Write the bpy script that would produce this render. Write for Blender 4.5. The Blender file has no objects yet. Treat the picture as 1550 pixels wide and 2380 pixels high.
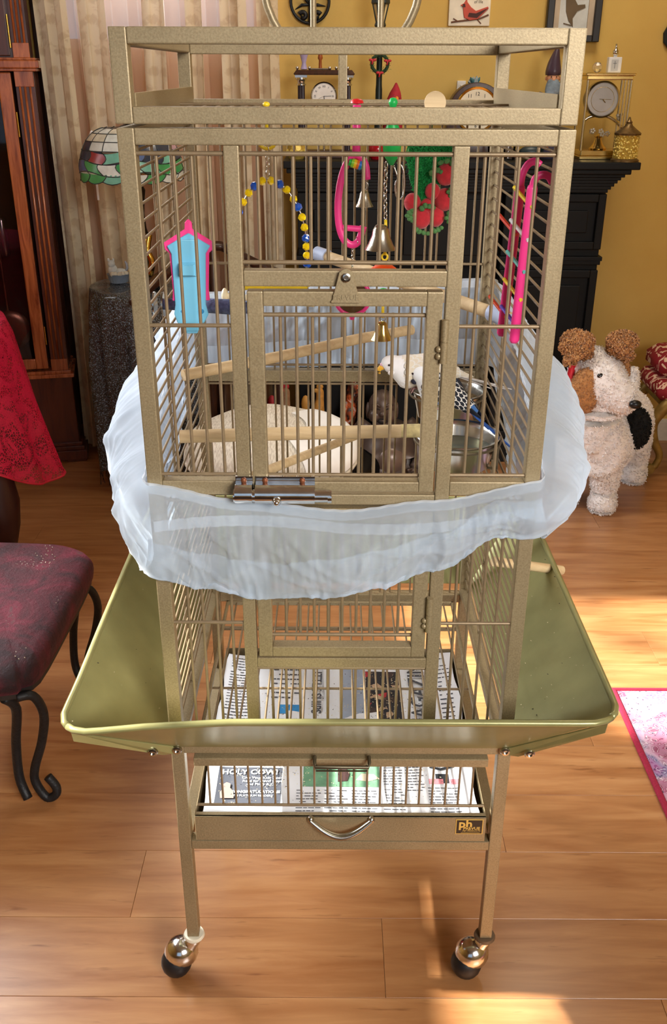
import bpy, bmesh, math, random
from math import sin, cos, pi, radians
from mathutils import Vector, Matrix, noise as mnoise
R = random.Random(7)
scene = bpy.context.scene
COL = scene.collection
# ------------------------------------------------------------------ camera
FPX, TH, YAW, ROLL = 2178.17, .4399, .0012, .0039
right0 = Vector((cos(YAW), sin(YAW), 0)); fwdh = Vector((-sin(YAW), cos(YAW), 0)); up0 = Vector((0, 0, 1))
fwd = fwdh*cos(TH) - up0*sin(TH); down0 = -fwdh*sin(TH) - up0*cos(TH)
rgt = right0*cos(ROLL) - down0*sin(ROLL); dwn = right0*sin(ROLL) + down0*cos(ROLL)
cam = bpy.data.cameras.new('camera'); camo = bpy.data.objects.new('camera', cam); COL.objects.link(camo)
m = Matrix.Identity(4)
for i in range(3):
    m[i][0] = rgt[i]; m[i][1] = -dwn[i]; m[i][2] = -fwd[i]
m[0][3], m[1][3], m[2][3] = -.0115, -1.1402, 1.433
camo.matrix_world = m
cam.sensor_width = 36; cam.lens = FPX/2380*36; cam.clip_start = .02; cam.clip_end = 60
scene.camera = camo
# ------------------------------------------------------------------ light
scene.view_settings.view_transform = 'Standard'; scene.view_settings.look = 'None'
scene.view_settings.exposure = 0.0; scene.view_settings.gamma = 1; scene.view_settings.use_curve_mapping = False
w = bpy.data.worlds.new('sky'); scene.world = w; w.use_nodes = True
bg = w.node_tree.nodes['Background']; bg.inputs[0].default_value = (.55, .76, 1, 1); bg.inputs[1].default_value = .75
sun = bpy.data.lights.new('sun', 'SUN'); suno = bpy.data.objects.new('sun', sun); COL.objects.link(suno)
SUND = Vector((.78, -.05, -.6)).normalized()
suno.rotation_euler = SUND.to_track_quat('-Z', 'Y').to_euler(); sun.energy = 21; sun.angle = radians(1.2); sun.color = (1, .95, .86)
def area(name, loc, to, sx, sy, e, c, spread=180):
    l = bpy.data.lights.new(name, 'AREA'); l.shape = 'RECTANGLE'; l.size = sx; l.size_y = sy; l.energy = e; l.color = c; l.spread = radians(spread)
    o = bpy.data.objects.new(name, l); COL.objects.link(o); o.location = loc
    o.rotation_euler = (Vector(to)-Vector(loc)).to_track_quat('-Z', 'Y').to_euler(); return o
area('window_light_side', (-1.86, 1.0, 1.75), (0, .2, .7), 1.5, 1.3, 50, (.95, .97, 1), 92)
area('window_light_front', (1.3, -2.5, 2.1), (-.05, .1, 1.0), 1.4, 1.1, 19, (1, .96, .91), 62)  # added fill lamp for the cage front; no window stands here
area('window_light_curtain', (-.6, 2.62, 1.98), (-.3, 0, .7), .6, .8, 9, (.85, .93, 1))
area('ceiling_light', (.75, 1.85, 2.74), (.75, 2.2, 0), .6, .6, 15, (1, .88, .70))  # overhead fill lamp, added so the wall brightens towards its top
# ------------------------------------------------------------------ materials
def S(r, g, b):
    f = lambda c: (c/255/12.92) if c/255 <= .04045 else ((c/255+.055)/1.055)**2.4
    return (f(r), f(g), f(b), 1)
class NT:
    def __init__(s, name):
        s.m = bpy.data.materials.new(name); s.m.use_nodes = True; s.t = s.m.node_tree; s.n = s.t.nodes; s.b = s.n['Principled BSDF']; s.out = s.n['Material Output']
    def add(s, t, **k):
        x = s.n.new(t)
        for a, v in k.items(): setattr(x, a, v)
        return x
    def l(s, a, b): s.t.links.new(a, b)
    def coord(s, kind='Object', scale=(1, 1, 1), rot=(0, 0, 0), rnd=False):
        tc = s.add('ShaderNodeTexCoord'); mp = s.add('ShaderNodeMapping'); mp.inputs['Scale'].default_value = scale; mp.inputs['Rotation'].default_value = rot
        s.l(tc.outputs[kind], mp.inputs[0])
        if rnd:
            oi = s.add('ShaderNodeObjectInfo'); mu = s.add('ShaderNodeMath', operation='MULTIPLY'); mu.inputs[1].default_value = 37.7
            s.l(oi.outputs['Random'], mu.inputs[0]); s.l(mu.outputs[0], mp.inputs['Location'])
        return mp.outputs[0]
    def noise(s, vec, sc, det=3, rough=.5, dist=0):
        x = s.add('ShaderNodeTexNoise'); x.inputs['Scale'].default_value = sc; x.inputs['Detail'].default_value = det; x.inputs['Roughness'].default_value = rough; x.inputs['Distortion'].default_value = dist
        if vec is not None: s.l(vec, x.inputs['Vector'])
        return x.outputs['Fac']
    def ramp(s, fac, stops, interp='LINEAR'):
        x = s.add('ShaderNodeValToRGB'); x.color_ramp.interpolation = interp; e = x.color_ramp.elements
        while len(e) < len(stops): e.new(.5)
        for i, (p, c) in enumerate(stops): e[i].position = p; e[i].color = c
        s.l(fac, x.inputs[0]); return x.outputs[0]
    def mix(s, fac, a, b, mode='MIX'):
        x = s.add('ShaderNodeMix', data_type='RGBA', blend_type=mode)
        for i, v in ((0, fac), (6, a), (7, b)):
            if hasattr(v, 'node'): s.l(v, x.inputs[i])
            else: x.inputs[i].default_value = v
        return x.outputs[2]
    def bump(s, h, strength=.3, dist=.001):
        x = s.add('ShaderNodeBump'); x.inputs['Strength'].default_value = strength; x.inputs['Distance'].default_value = dist
        s.l(h, x.inputs['Height']); s.l(x.outputs[0], s.b.inputs['Normal']); return x
    def col(s, v):
        if hasattr(v, 'node'): s.l(v, s.b.inputs['Base Color'])
        else: s.b.inputs['Base Color'].default_value = v
    def set(s, **k):
        for a, v in k.items(): s.b.inputs[a.replace('_', ' ')].default_value = v
        return s
MC = {}
def M(name, c=(128, 128, 128), r=.5, me=0, var=.12, vs=20, bump=0, bs=200, bd=.0006, **k):
    if name in MC: return MC[name]
    t = NT(name); base = S(*c)
    if var:
        v = t.coord(); n = t.noise(v, vs, 4)
        lo = tuple(x*(1-var) for x in base[:3])+(1,); hi = tuple(min(1, x*(1+var)) for x in base[:3])+(1,)
        t.col(t.ramp(n, [(.3, lo), (.7, hi)]))
    else: t.col(base)
    t.set(Roughness=r, Metallic=me)
    for a, v in k.items(): t.b.inputs[a.replace('_', ' ')].default_value = v
    if bump: t.bump(t.noise(t.coord(), bs, 3), bump, bd)
    MC[name] = t.m; return t.m
def wood(name, dark, light, r=.35, axis=2, sc=6, stretch=12, coat=.0, rnd=False):
    if name in MC: return MC[name]
    t = NT(name); s = [sc*stretch]*3; s[axis] = sc
    v = t.coord('Object', tuple(s), rnd=rnd); n = t.noise(v, 1, 6, .62, 1.2)
    c = t.ramp(n, [(.32, S(*dark)), (.5, tuple((a+b)/2 for a, b in zip(S(*dark), S(*light)))), (.68, S(*light))])
    if rnd:
        oi = t.add('ShaderNodeObjectInfo'); rr = t.ramp(oi.outputs['Random'], [(0, (.84, .84, .84, 1)), (1, (1.05, 1.03, 1, 1))]); c = t.mix(1.0, c, rr, 'MULTIPLY')
    t.col(c); t.set(Roughness=r, Coat_Weight=coat, Coat_Roughness=.12); t.bump(n, .08, .001); MC[name] = t.m; return t.m
def cagepaint():
    t = NT('hammered_bronze_paint'); v = t.coord()
    big = t.noise(v, 9, 3); fine = t.noise(v, 420, 3, .6)
    c = t.ramp(big, [(.3, S(134, 118, 88)), (.7, S(154, 137, 105))]); c = t.mix(.25, c, t.ramp(fine, [(.3, S(106, 92, 68)), (.7, S(196, 180, 144))]), 'MIX')
    t.col(c); t.set(Roughness=.42, Metallic=.35); t.bump(fine, .28, .0004); return t.m
PAINT = cagepaint()
def guardpaint():
    t = NT('smooth_guard_paint'); v = t.coord(); big = t.noise(v, 14, 4); chips = t.noise(v, 60, 5, .7)
    c = t.ramp(big, [(.3, S(136, 134, 88)), (.7, S(154, 151, 102))]); c = t.mix(t.ramp(chips, [(.70, (0, 0, 0, 1)), (.74, (1, 1, 1, 1))]), c, S(190, 185, 160))
    t.col(c); t.set(Roughness=.3, Metallic=.3); t.bump(t.noise(v, 300, 2), .08, .0004); return t.m
GUARD = guardpaint()
def fabric_trans(name, c, transp, transl, diff, rough=.5, fold=None, tint=(1, 1, 1, 1)):
    t = NT(name); t.n.remove(t.b)
    tr = t.add('ShaderNodeBsdfTransparent'); tr.inputs[0].default_value = tint
    tl = t.add('ShaderNodeBsdfTranslucent'); tl.inputs[0].default_value = S(*c)
    df = t.add('ShaderNodeBsdfPrincipled'); df.inputs['Base Color'].default_value = S(*c); df.inputs['Roughness'].default_value = rough
    df.inputs['Sheen Weight'].default_value = .3
    lw = t.add('ShaderNodeLayerWeight'); lw.inputs[0].default_value = .35
    tot = transl+diff
    m1 = t.add('ShaderNodeMixShader'); m1.inputs[0].default_value = diff/tot; t.l(tl.outputs[0], m1.inputs[1]); t.l(df.outputs[0], m1.inputs[2])
    # grazing cloth is denser: transparency falls towards the silhouettes
    rp = t.ramp(lw.outputs['Facing'], [(0, (transp,)*3+(1,)), (.9, (transp*.25,)*3+(1,))])
    m2 = t.add('ShaderNodeMixShader'); t.l(rp, m2.inputs[0]); t.l(m1.outputs[0], m2.inputs[1]); t.l(tr.outputs[0], m2.inputs[2])
    t.l(m2.outputs[0], t.out.inputs[0])
    if fold:
        b = t.add('ShaderNodeBump'); b.inputs['Strength'].default_value = fold; b.inputs['Distance'].default_value = .004
        t.l(t.noise(t.coord('Object', (14, 14, 3)), 2.2, 4, .5, 1.5), b.inputs['Height']); t.l(b.outputs[0], df.inputs['Normal']); t.l(b.outputs[0], tl.inputs['Normal'])
    MC[name] = t.m; return t.m
CHROME = M('chrome', (225, 225, 225), .16, 1, .12, 60, .15, 60, .0008)
STEEL = M('brushed_steel', (190, 188, 182), .22, 1, .05)
BRASS = M('brass', (205, 165, 80), .22, 1, .08)
BLACKP = M('black_paint', (9, 9, 10), .5, 0, .2, 8, Specular_IOR_Level=.25)
WHITEC = M('white_ceramic', (232, 230, 226), .3)
DARKW = wood('dark_walnut', (38, 20, 14), (74, 40, 24), .35)
CHERRY = wood('cherry_clock_wood', (124, 58, 28), (196, 112, 62), .25, 2, 5, 9, .5)
MAHOG = wood('mahogany_clock_wood', (60, 24, 14), (96, 44, 24), .3, 2, 4, 7, .3)
PALEW = wood('pale_dowel_wood', (196, 166, 122), (226, 202, 160), .6, 0, 4, 9)
PALEW2 = wood('worn_dowel_wood', (176, 148, 108), (208, 182, 140), .6, 0, 5, 8)
def thinglass(name, tint=(1, 1, 1, 1), k=.90):
    t = NT(name); t.n.remove(t.b); a = t.add('ShaderNodeBsdfTransparent'); a.inputs[0].default_value = tint; g = t.add('ShaderNodeBsdfGlossy'); g.inputs['Roughness'].default_value = .03
    f = t.add('ShaderNodeFresnel'); f.inputs[0].default_value = 1.45; mx = t.add('ShaderNodeMixShader'); t.l(f.outputs[0], mx.inputs[0]); t.l(a.outputs[0], mx.inputs[1]); t.l(g.outputs[0], mx.inputs[2]); t.l(mx.outputs[0], t.out.inputs[0]); return t.m
GLASS = thinglass('clear_glass'); SMOKE = thinglass('tinted_glass', (.62, .56, .56, 1))
PINK = M('pink_plastic', (240, 60, 140), .35, 0, .04, Subsurface_Weight=.0)
# ------------------------------------------------------------------ geometry helpers
class MB:
    def __init__(s): s.v = []; s.f = []; s.mi = []; s.cur = 0
    def _add(s, vs, fs):
        o = len(s.v); s.v += [Vector(x) for x in vs]; s.f += [tuple(i+o for i in f) for f in fs]; s.mi += [s.cur]*len(fs); return s
    def box(s, x0, x1, y0, y1, z0, z1, M=None):
        vs = [Vector((x, y, z)) for z in (z0, z1) for y in (y0, y1) for x in (x0, x1)]
        if M: vs = [M @ v for v in vs]
        return s._add(vs, [(0, 2, 3, 1), (4, 5, 7, 6), (0, 1, 5, 4), (2, 6, 7, 3), (0, 4, 6, 2), (1, 3, 7, 5)])
    def loft(s, rings, caps=True, closed=False):
        n = len(rings[0]); vs = [p for r in rings for p in r]; fs = []
        m = len(rings)
        for i in range(m if closed else m-1):
            a, b = i*n, ((i+1) % m)*n
            for j in range(n): k = (j+1) % n; fs.append((a+j, a+k, b+k, b+j))
        if caps and not closed: fs.append(tuple(range(n-1, -1, -1))); fs.append(tuple(range((m-1)*n, m*n)))
        return s._add(vs, fs)
    def tube(s, pts, r, n=8, closed=False, r2=None, flat=1.0, up=None, caps=True):
        pts = [Vector(p) for p in pts]; m = len(pts); rings = []
        rr = r if isinstance(r, (list, tuple)) else [r]*m
        nrm = None
        for i in range(m):
            if closed: t = pts[(i+1) % m]-pts[i-1]
            else: t = pts[min(i+1, m-1)]-pts[max(i-1, 0)]
            if t.length < 1e-9: t = Vector((0, 0, 1))
            t.normalize()
            if up is not None: nrm = Vector(up)-t*t.dot(Vector(up))
            elif nrm is None:
                a = Vector((0, 0, 1)) if abs(t.z) < .9 else Vector((1, 0, 0)); nrm = a-t*a.dot(t)
            else: nrm = nrm-t*nrm.dot(t)
            if nrm.length < 1e-6: nrm = t.orthogonal()
            nrm.normalize(); b = t.cross(nrm)
            q = rr[i]; a1, b1 = (q if isinstance(q, (tuple, list)) else (q, q*flat))
            rings.append([pts[i]+nrm*(cos(2*pi*j/n)*a1)+b*(sin(2*pi*j/n)*b1) for j in range(n)])
        return s.loft(rings, caps, closed)
    def lathe(s, prof, c=(0, 0, 0), n=24, axis=(0, 0, 1), caps=True):
        c = Vector(c); ax = Vector(axis).normalized(); u = ax.orthogonal().normalized() if abs(ax.z) < .999 else Vector((1, 0, 0)); v = ax.cross(u)
        return s.loft([[c+ax*h+u*(max(r, 1e-5)*cos(2*pi*j/n))+v*(max(r, 1e-5)*sin(2*pi*j/n)) for j in range(n)] for r, h in prof], caps)
    def sph(s, c, r, n=12, sc=(1, 1, 1), M=None):
        c = Vector(c); rings = []
        h = max(4, n//2+1)
        for i in range(h+1):
            a = -pi/2+pi*i/h
            ring = []
            for j in range(n):
                p = Vector((cos(a)*cos(2*pi*j/n)*sc[0], cos(a)*sin(2*pi*j/n)*sc[1], sin(a)*sc[2]))*r
                if abs(cos(a)) < 1e-6: p = Vector((1e-6*cos(2*pi*j/n), 1e-6*sin(2*pi*j/n), sin(a)*r*sc[2]))
                if M: p = M @ p
                ring.append(c+p)
            rings.append(ring)
        return s.loft(rings, True)
    def prism(s, poly, off, O=(0, 0, 0), U=(1, 0, 0), V=(0, 0, 1)):
        """polygon in the plane O,U,V, given thickness along vector off"""
        O = Vector(O); U = Vector(U); V = Vector(V); off = Vector(off); n = len(poly)
        a = [O+U*x+V*y for x, y in poly]; b = [p+off for p in a]
        return s._add(a+b, [tuple(range(n-1, -1, -1)), tuple(range(n, 2*n))]+[(i, (i+1) % n, n+(i+1) % n, n+i) for i in range(n)])
    def grid(s, fn, nu, nv, closeu=False):
        vs = [fn(i/nu, j/nv) for i in range(nu if closeu else nu+1) for j in range(nv+1)]
        fs = []; mu = nu if closeu else nu+1
        for i in range(nu):
            for j in range(nv):
                a = i*(nv+1)+j; b = ((i+1) % mu)*(nv+1)+j; fs.append((a, b, b+1, a+1))
        return s._add(vs, fs)
    def xf(s, Mx, start=0):
        for i in range(start, len(s.v)): s.v[i] = Mx @ s.v[i]
        return s
OFF = {}
def mesh_of(mb, mats, smooth=None, off=Vector((0, 0, 0)), bevel=0, name='m', fix=True):
    me = bpy.data.meshes.new(name); me.from_pydata([tuple(v-off) for v in mb.v], [], mb.f)
    mats = mats if isinstance(mats, (list, tuple)) else [mats]
    for x in mats: me.materials.append(x)
    me.polygons.foreach_set('material_index', mb.mi)
    if bevel or fix:
        bm = bmesh.new(); bm.from_mesh(me)
        if fix: bmesh.ops.recalc_face_normals(bm, faces=bm.faces)
        if bevel:
            es = [e for e in bm.edges if len(e.link_faces) == 2 and e.calc_face_angle(0) > .6]
            bmesh.ops.bevel(bm, geom=es, offset=bevel, segments=1 if bevel < .0012 else 2, affect='EDGES', profile=.6, clamp_overlap=True)
        bm.to_mesh(me); bm.free()
    if smooth is not None:
        me.polygons.foreach_set('use_smooth', [True]*len(me.polygons))
        if smooth < 180: me.set_sharp_from_angle(angle=radians(smooth))
    me.update(); return me
def tag(o, label=None, cat=None, group=None, kind=None):
    if label: o['label'] = label
    if cat: o['category'] = cat
    if group: o['group'] = group
    if kind: o['kind'] = kind
    return o
def thing(name, loc, label, cat, group=None):
    o = bpy.data.objects.new(name, None); COL.objects.link(o); o.location = loc; o.empty_display_size = .05
    OFF[o.name] = Vector(loc); return tag(o, label, cat, group)
def part(name, mb, mats, parent=None, smooth=None, bevel=0, label=None, kind=None, cat=None, group=None, loc=None, fix=True):
    """geometry is given in world coordinates"""
    off = OFF[parent.name] if parent else Vector(loc or (0, 0, 0))
    o = bpy.data.objects.new(name, mesh_of(mb, mats, smooth, off, bevel, name, fix)); COL.objects.link(o)
    if parent: o.parent = parent
    else: o.location = off
    OFF[o.name] = off
    return tag(o, label, cat, group, kind)
def inst(name, me, parent, loc, rot=(0, 0, 0), sc=(1, 1, 1)):
    o = bpy.data.objects.new(name, me); COL.objects.link(o); o.parent = parent; o.location = Vector(loc)-OFF[parent.name]; o.rotation_euler = rot; o.scale = sc
    OFF[o.name] = OFF[parent.name]; return o
def textmb(txt, size, M4, ext=.0004, mb=None, align='CENTER', bold=0):
    cu = bpy.data.curves.new('t', 'FONT'); cu.body = txt; cu.size = size; cu.extrude = ext; cu.align_x = align; cu.align_y = 'CENTER'; cu.offset = bold; cu.resolution_u = 2
    o = bpy.data.objects.new('t', cu); me = bpy.data.meshes.new_from_object(o)
    mb = mb or MB(); mb._add([M4 @ v.co for v in me.vertices], [tuple(p.vertices) for p in me.polygons])
    bpy.data.objects.remove(o); bpy.data.curves.remove(cu); bpy.data.meshes.remove(me); return mb
def frame4(O, X, Y, Z):
    m = Matrix.Identity(4)
    for i in range(3): m[i][0] = X[i]; m[i][1] = Y[i]; m[i][2] = Z[i]; m[i][3] = O[i]
    return m
FRONT = lambda x, y, z: frame4((x, y, z), (1, 0, 0), (0, 0, 1), (0, -1, 0))   # faces -y
def ident(*a): return Matrix.Translation(a)
# ------------------------------------------------------------------ the setting
XL, XR, YB, YF, ZC = -1.9, 2.3, 2.655, -3.0, 2.8
floor_sub = part('floor', MB().box(XL-.1, XR+.1, YF-.1, YB+.1, -.03, -.006), M('subfloor', (70, 40, 22), .8), None, kind='structure')
def plankmat():
    t = NT('laminate_plank'); 
    v = t.coord('Object', (3.0, 26, 1), rnd=True)
    n = t.noise(v, 1.3, 6, .6, .8); n2 = t.noise(t.coord('Object', (.9, 7, 1), rnd=True), 1.6, 3, .5, 2.5)
    c = t.ramp(n, [(.28, S(146, 92, 52)), (.5, S(174, 120, 74)), (.72, S(196, 146, 98))])
    c2 = t.ramp(n2, [(.3, S(152, 96, 54)), (.65, S(196, 146, 98))]); c = t.mix(.45, c, c2)
    k = t.noise(t.coord('Object', (5, 40, 1), rnd=True), 1.5, 3, .6); c = t.mix(t.ramp(k, [(.64, (0, 0, 0, 1)), (.74, (.6, .6, .6, 1))]), c, S(112, 62, 30))
    oi = t.add('ShaderNodeObjectInfo'); rr = t.ramp(oi.outputs['Random'], [(0, (.9, .88, .86, 1)), (1, (1.03, 1.03, 1.03, 1))]); c = t.mix(1.0, c, rr, 'MULTIPLY')
    t.col(c); t.set(Roughness=.33, Coat_Weight=.25, Coat_Roughness=.2); t.bump(n, .04, .0005); return t.m
PL = plankmat(); PW = .166
pme = {}
def plank_mesh(L):
    k = round(L, 3)
    if k not in pme: pme[k] = mesh_of(MB().box(0, L, 0, PW-.0006, -.006, 0), PL, None, bevel=.0005, name='plank')
    return pme[k]
y = -1.04; row = 0
while y < YB:
    x = XL-(row*.47) % 1.2
    while x < XR:
        a, b = max(x, XL), min(x+1.2, XR)
        if b-a > .05 and (y > -.9): inst('plank', plank_mesh(b-a-.0006), floor_sub, (a, y, 0))
        x += 1.2
    y += PW; row += 1
def wallmat():
    t = NT('yellow_plaster_wall'); v = t.coord(); n = t.noise(v, 2.2, 5, .55); n2 = t.noise(v, 90, 4)
    t.col(t.ramp(n, [(.3, S(206, 170, 88)), (.7, S(222, 190, 108))])); t.set(Roughness=.75); t.bump(n2, .15, .002); return t.m
WALL = wallmat(); TRIMW = M('white_trim', (225, 220, 210), .45)
wb = MB(); WX0, WX1, WZ0, WZ1 = -1.02, -.28, 1.50, 2.45
wb.box(XL-.1, WX0, YB, YB+.1, 0, ZC).box(WX1, XR+.1, YB, YB+.1, 0, ZC).box(WX0, WX1, YB, YB+.1, 0, WZ0).box(WX0, WX1, YB, YB+.1, WZ1, ZC)
part('wall_back', wb, WALL, kind='structure')
wl = MB(); A0, A1, B0, B1, LZ0, LZ1 = -.48, .36, .80, 1.50, 1.60, 2.45
wl.box(XL-.1, XL, YF, A0, 0, ZC).box(XL-.1, XL, A1, B0, 0, ZC).box(XL-.1, XL, B1, YB, 0, ZC)
wl.box(XL-.1, XL, A0, A1, 0, LZ0).box(XL-.1, XL, B0, B1, 0, LZ0).box(XL-.1, XL, A0, A1, 2.15, ZC).box(XL-.1, XL, B0, B1, LZ1, ZC)
part('wall_left', wl, WALL, kind='structure')
wf = MB().box(XL-.1, -1.5, YF-.1, YF, 0, ZC).box(.1, XR+.1, YF-.1, YF, 0, ZC).box(-1.5, .1, YF-.1, YF, 0, .8).box(-1.5, .1, YF-.1, YF, 2.3, ZC)
part('wall_front', wf, WALL, kind='structure')
wfr = MB()
for a, b, c, d in ((-1.5, -1.45, .8, 2.3), (.05, .1, .8, 2.3), (-1.5, .1, .8, .86), (-1.5, .1, 2.24, 2.3), (-.72, -.68, .86, 2.24), (-1.45, .05, 1.54, 1.57)): wfr.box(a, b, YF-.07, YF-.03, c, d)
w4 = part('window_4', wfr, TRIMW, kind='structure')  # window added to the unseen front wall so the chrome reflects sky
for a, b in ((-1.45, -.72), (-.68, .05)):
    for c, d in ((.86, 1.54), (1.57, 2.24)): part('pane', MB().box(a, b, YF-.052, YF-.048, c, d), GLASS, w4)
part('wall_right', MB().box(XR, XR+.1, YF, YB+.1, 0, ZC), WALL, kind='structure')
part('ceiling', MB().box(XL-.1, XR+.1, YF, YB+.1, ZC, ZC+.08), M('ceiling_paint', (225, 220, 205), .9), kind='structure')

part('baseboard_back', MB().box(-1.0, XR, YB-.016, YB, 0, .085).box(-1.0, XR, YB-.011, YB, .085, .095), TRIMW, kind='structure', bevel=.002)
def window(n, x0, x1, z0, z1):
    fr = MB(); y0, y1 = YB+.02, YB+.06
    for a, b, c, d in ((x0, x0+.03, z0, z1), (x1-.03, x1, z0, z1), (x0, x1, z0, z0+.035), (x0, x1, z1-.03, z1), ((x0+x1)/2-.012, (x0+x1)/2+.012, z0, z1)):
        fr.box(a, b, y0, y1, c, d)
    w_ = part('window_%d' % n, fr, TRIMW, kind='structure')
    part('pane', MB().box(x0+.03, (x0+x1)/2-.012, YB+.038, YB+.042, z0+.035, z1-.03), GLASS, w_)
    part('pane', MB().box((x0+x1)/2+.012, x1-.03, YB+.038, YB+.042, z0+.035, z1-.03), GLASS, w_)
window(1, WX0, WX1, WZ0, WZ1)
for n, (a, b) in ((2, (A0, A1)), (3, (B0, B1))):
    fr = MB(); X0, X1 = XL-.07, XL-.03
    LZ1 = (2.15, 2.45)[n-2]
    fr.box(X0, X1, a, a+.02, LZ0, LZ1).box(X0, X1, b-.02, b, LZ0, LZ1).box(X0, X1, a, b, LZ0, LZ0+.03).box(X0, X1, a, b, LZ1-.03, LZ1).box(X0, X1, a, b, 1.95, 1.97)
    w_ = part('window_%d' % n, fr, TRIMW, kind='structure')
    part('pane', MB().box(XL-.052, XL-.048, a+.02, b-.02, LZ0+.03, 1.95), GLASS, w_); part('pane', MB().box(XL-.052, XL-.048, a+.02, b-.02, 1.97, LZ1-.03), GLASS, w_)
# leaves added out of view beyond the side windows to dapple the sun
lf = MB(); RR = random.Random(3)
for i in range(230):
    c = Vector((-3.0+RR.gauss(0, .3), RR.uniform(-.9, 2.0), RR.uniform(2.1, 3.7))); a = RR.uniform(0, 6.28); b = RR.uniform(-1, 1); s_ = RR.uniform(.03, .07)
    u = Vector((cos(a), sin(a), b)).normalized()*s_; v_ = Vector((-sin(a), cos(a), RR.uniform(-1, 1))).normalized()*s_*.45
    lf._add([c-u, c-v_, c+u, c+v_], [(0, 1, 2, 3)])
tr = thing('garden_tree', (-3.0, .6, 0), 'leafy tree standing outside the side windows', 'tree')
part('foliage', lf, M('leaf_green', (70, 110, 40), .6), tr, kind='stuff', fix=False)
part('trunk', MB().tube([(-3.05, .55, 0), (-3.0, .6, 1.2), (-3.0, .5, 2.6), (-2.95, .7, 3.6)], [.09, .07, .05, .02], 10), M('bark', (80, 62, 46), .9), tr, 180)
part('trim_1', MB().box(-1.10, -1.055, YB-.03, YB, 0, 2.6).box(-1.09, -1.065, YB-.036, YB-.03, 0, 2.6), DARKW, kind='structure', bevel=.002)
# ------------------------------------------------------------------ curtains
def damask():
    t = NT('cream_damask_curtain'); v = t.coord('Object', (1, .2, 1)); 
    n = t.noise(t.coord('Object', (30, 4, 26)), 1, 3, .5, 2.2); vo = t.add('ShaderNodeTexVoronoi'); vo.inputs['Scale'].default_value = 26; t.l(t.coord('Object', (1, .2, 1)), vo.inputs['Vector'])
    f = t.mix(.5, n, vo.outputs['Distance']); 
    t.col(t.ramp(f, [(.40, S(206, 188, 156)), (.50, S(232, 220, 192))])); t.set(Roughness=.55, Sheen_Weight=.3)
    tl = t.add('ShaderNodeBsdfTranslucent'); tl.inputs[0].default_value = S(236, 222, 196); mx = t.add('ShaderNodeMixShader'); mx.inputs[0].default_value = .35; t.l(t.b.outputs[0], mx.inputs[1]); t.l(tl.outputs[0], mx.inputs[2]); t.l(mx.outputs[0], t.out.inputs[0]); return t.m
DAM = damask()
SHEER = fabric_trans('rose_tan_sheer', (222, 186, 160), .25, .30, .50, .7)
def drape(name, x0, x1, yc, amp, waves, mat, label, group, z0=.03, z1=2.62, ph=0., par=None):
    def fn(i, j):
        x = x0+(x1-x0)*i; z = z0+(z1-z0)*j
        a = amp*(1+.25*(1-j)); w_ = sin(2*pi*waves*i+ph+.35*sin(z*1.7+ph*3))
        return Vector((x+.006*sin(z*2.1+ph)+.012*sin(4*pi*waves*i+ph)*(1-j), yc+a*w_+.006*sin(z*3+i*9), z))
    g = MB().grid(fn, int(max(24, waves*16)), 26)
    off = Vector(((x0+x1)/2, yc, z0))
    o = bpy.data.objects.new(name, mesh_of(g, mat, 180, off, name=name, fix=False)); COL.objects.link(o); o.location = off
    return tag(o, label, 'curtain', group)
drape('sheer_curtain', -1.04, -.215, 2.545, .022, 9, SHEER, 'rose-tan translucent sheer hanging behind the cream damask panels', None)
dl = ['cream damask curtain panel nearest the grandfather clock', 'cream damask curtain panel directly above the stained glass lampshade', 'cream damask curtain panel seen inside the open top frame of the cage', 'slim cream damask panel, fourth from the clock', 'slim cream damask panel, second from the yellow wall', 'cream damask panel beside the yellow wall and the column clock']
for k, (a, b, wv) in enumerate(((-1.045, -.935, 2), (-.90, -.80, 1.5), (-.68, -.60, 1.3), (-.53, -.475, 1), (-.41, -.33, 1.2), (-.285, -.207, 1.3))):
    drape('damask_curtain', a, b, 2.485, .016, wv, DAM, dl[k], 'cream damask curtain panels', ph=k*1.3)
# ------------------------------------------------------------------ fireplace
BL = BLACKP
fp = thing('fireplace_mantel', (.42, 2.5, 0), 'tall black painted fireplace surround with paneled pilasters and a deep shelf', 'fireplace')
part('mantel_shelf', MB().box(-.196, 1.045, 2.31, YB, 1.125, 1.15).box(-.185, 1.02, 2.325, YB, 1.108, 1.125), BL, fp, bevel=.004)
cor = MB()
for k in range(6):
    t_ = k/5; cor.box(-.17+.02*t_+.0*k, 1.005-.045*t_, 2.345+.035*t_**.6, YB-.001, 1.108-.011*(k+1), 1.108-.011*k)
part('cornice', cor, BL, fp, bevel=.002)
def pilaster(x0, x1):
    b = MB().box(x0, x1, 2.42, YB, 0, 1.042)
    st = .028
    for z0, z1 in ((.84, 1.035), (.10, .765)):
        b.box(x0, x0+st, 2.40, 2.42, z0, z1).box(x1-st, x1, 2.40, 2.42, z0, z1).box(x0+st, x1-st, 2.40, 2.42, z0, z0+st).box(x0+st, x1-st, 2.40, 2.42, z1-st, z1)
        b.box(x0+st+.03, x1-st-.03, 2.408, 2.42, z0+st+.03, z1-st-.03)
    p_ = part('pilaster', b, BL, fp, bevel=.003)
    part('moulding', MB().box(x0-.008, x1+.008, 2.392, YB-.002, .80, .815).box(x0-.004, x1+.004, 2.398, YB-.002, .785, .80), BL, p_, bevel=.002)
    part('plinth_block', MB().box(x0-.01, x1+.01, 2.39, YB-.002, 0, .10), BL, p_, bevel=.003)
pilaster(.60, .965); pilaster(-.15, .215)
part('frieze_panel', MB().box(.215, .60, 2.45, YB, .78, 1.042).box(.24, .575, 2.44, 2.45, .81, 1.01), BL, fp, bevel=.003)
part('firebox', MB().box(.215, .60, 2.60, YB-.005, 0, .78), M('soot_black', (8, 8, 10), .8), fp)
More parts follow.
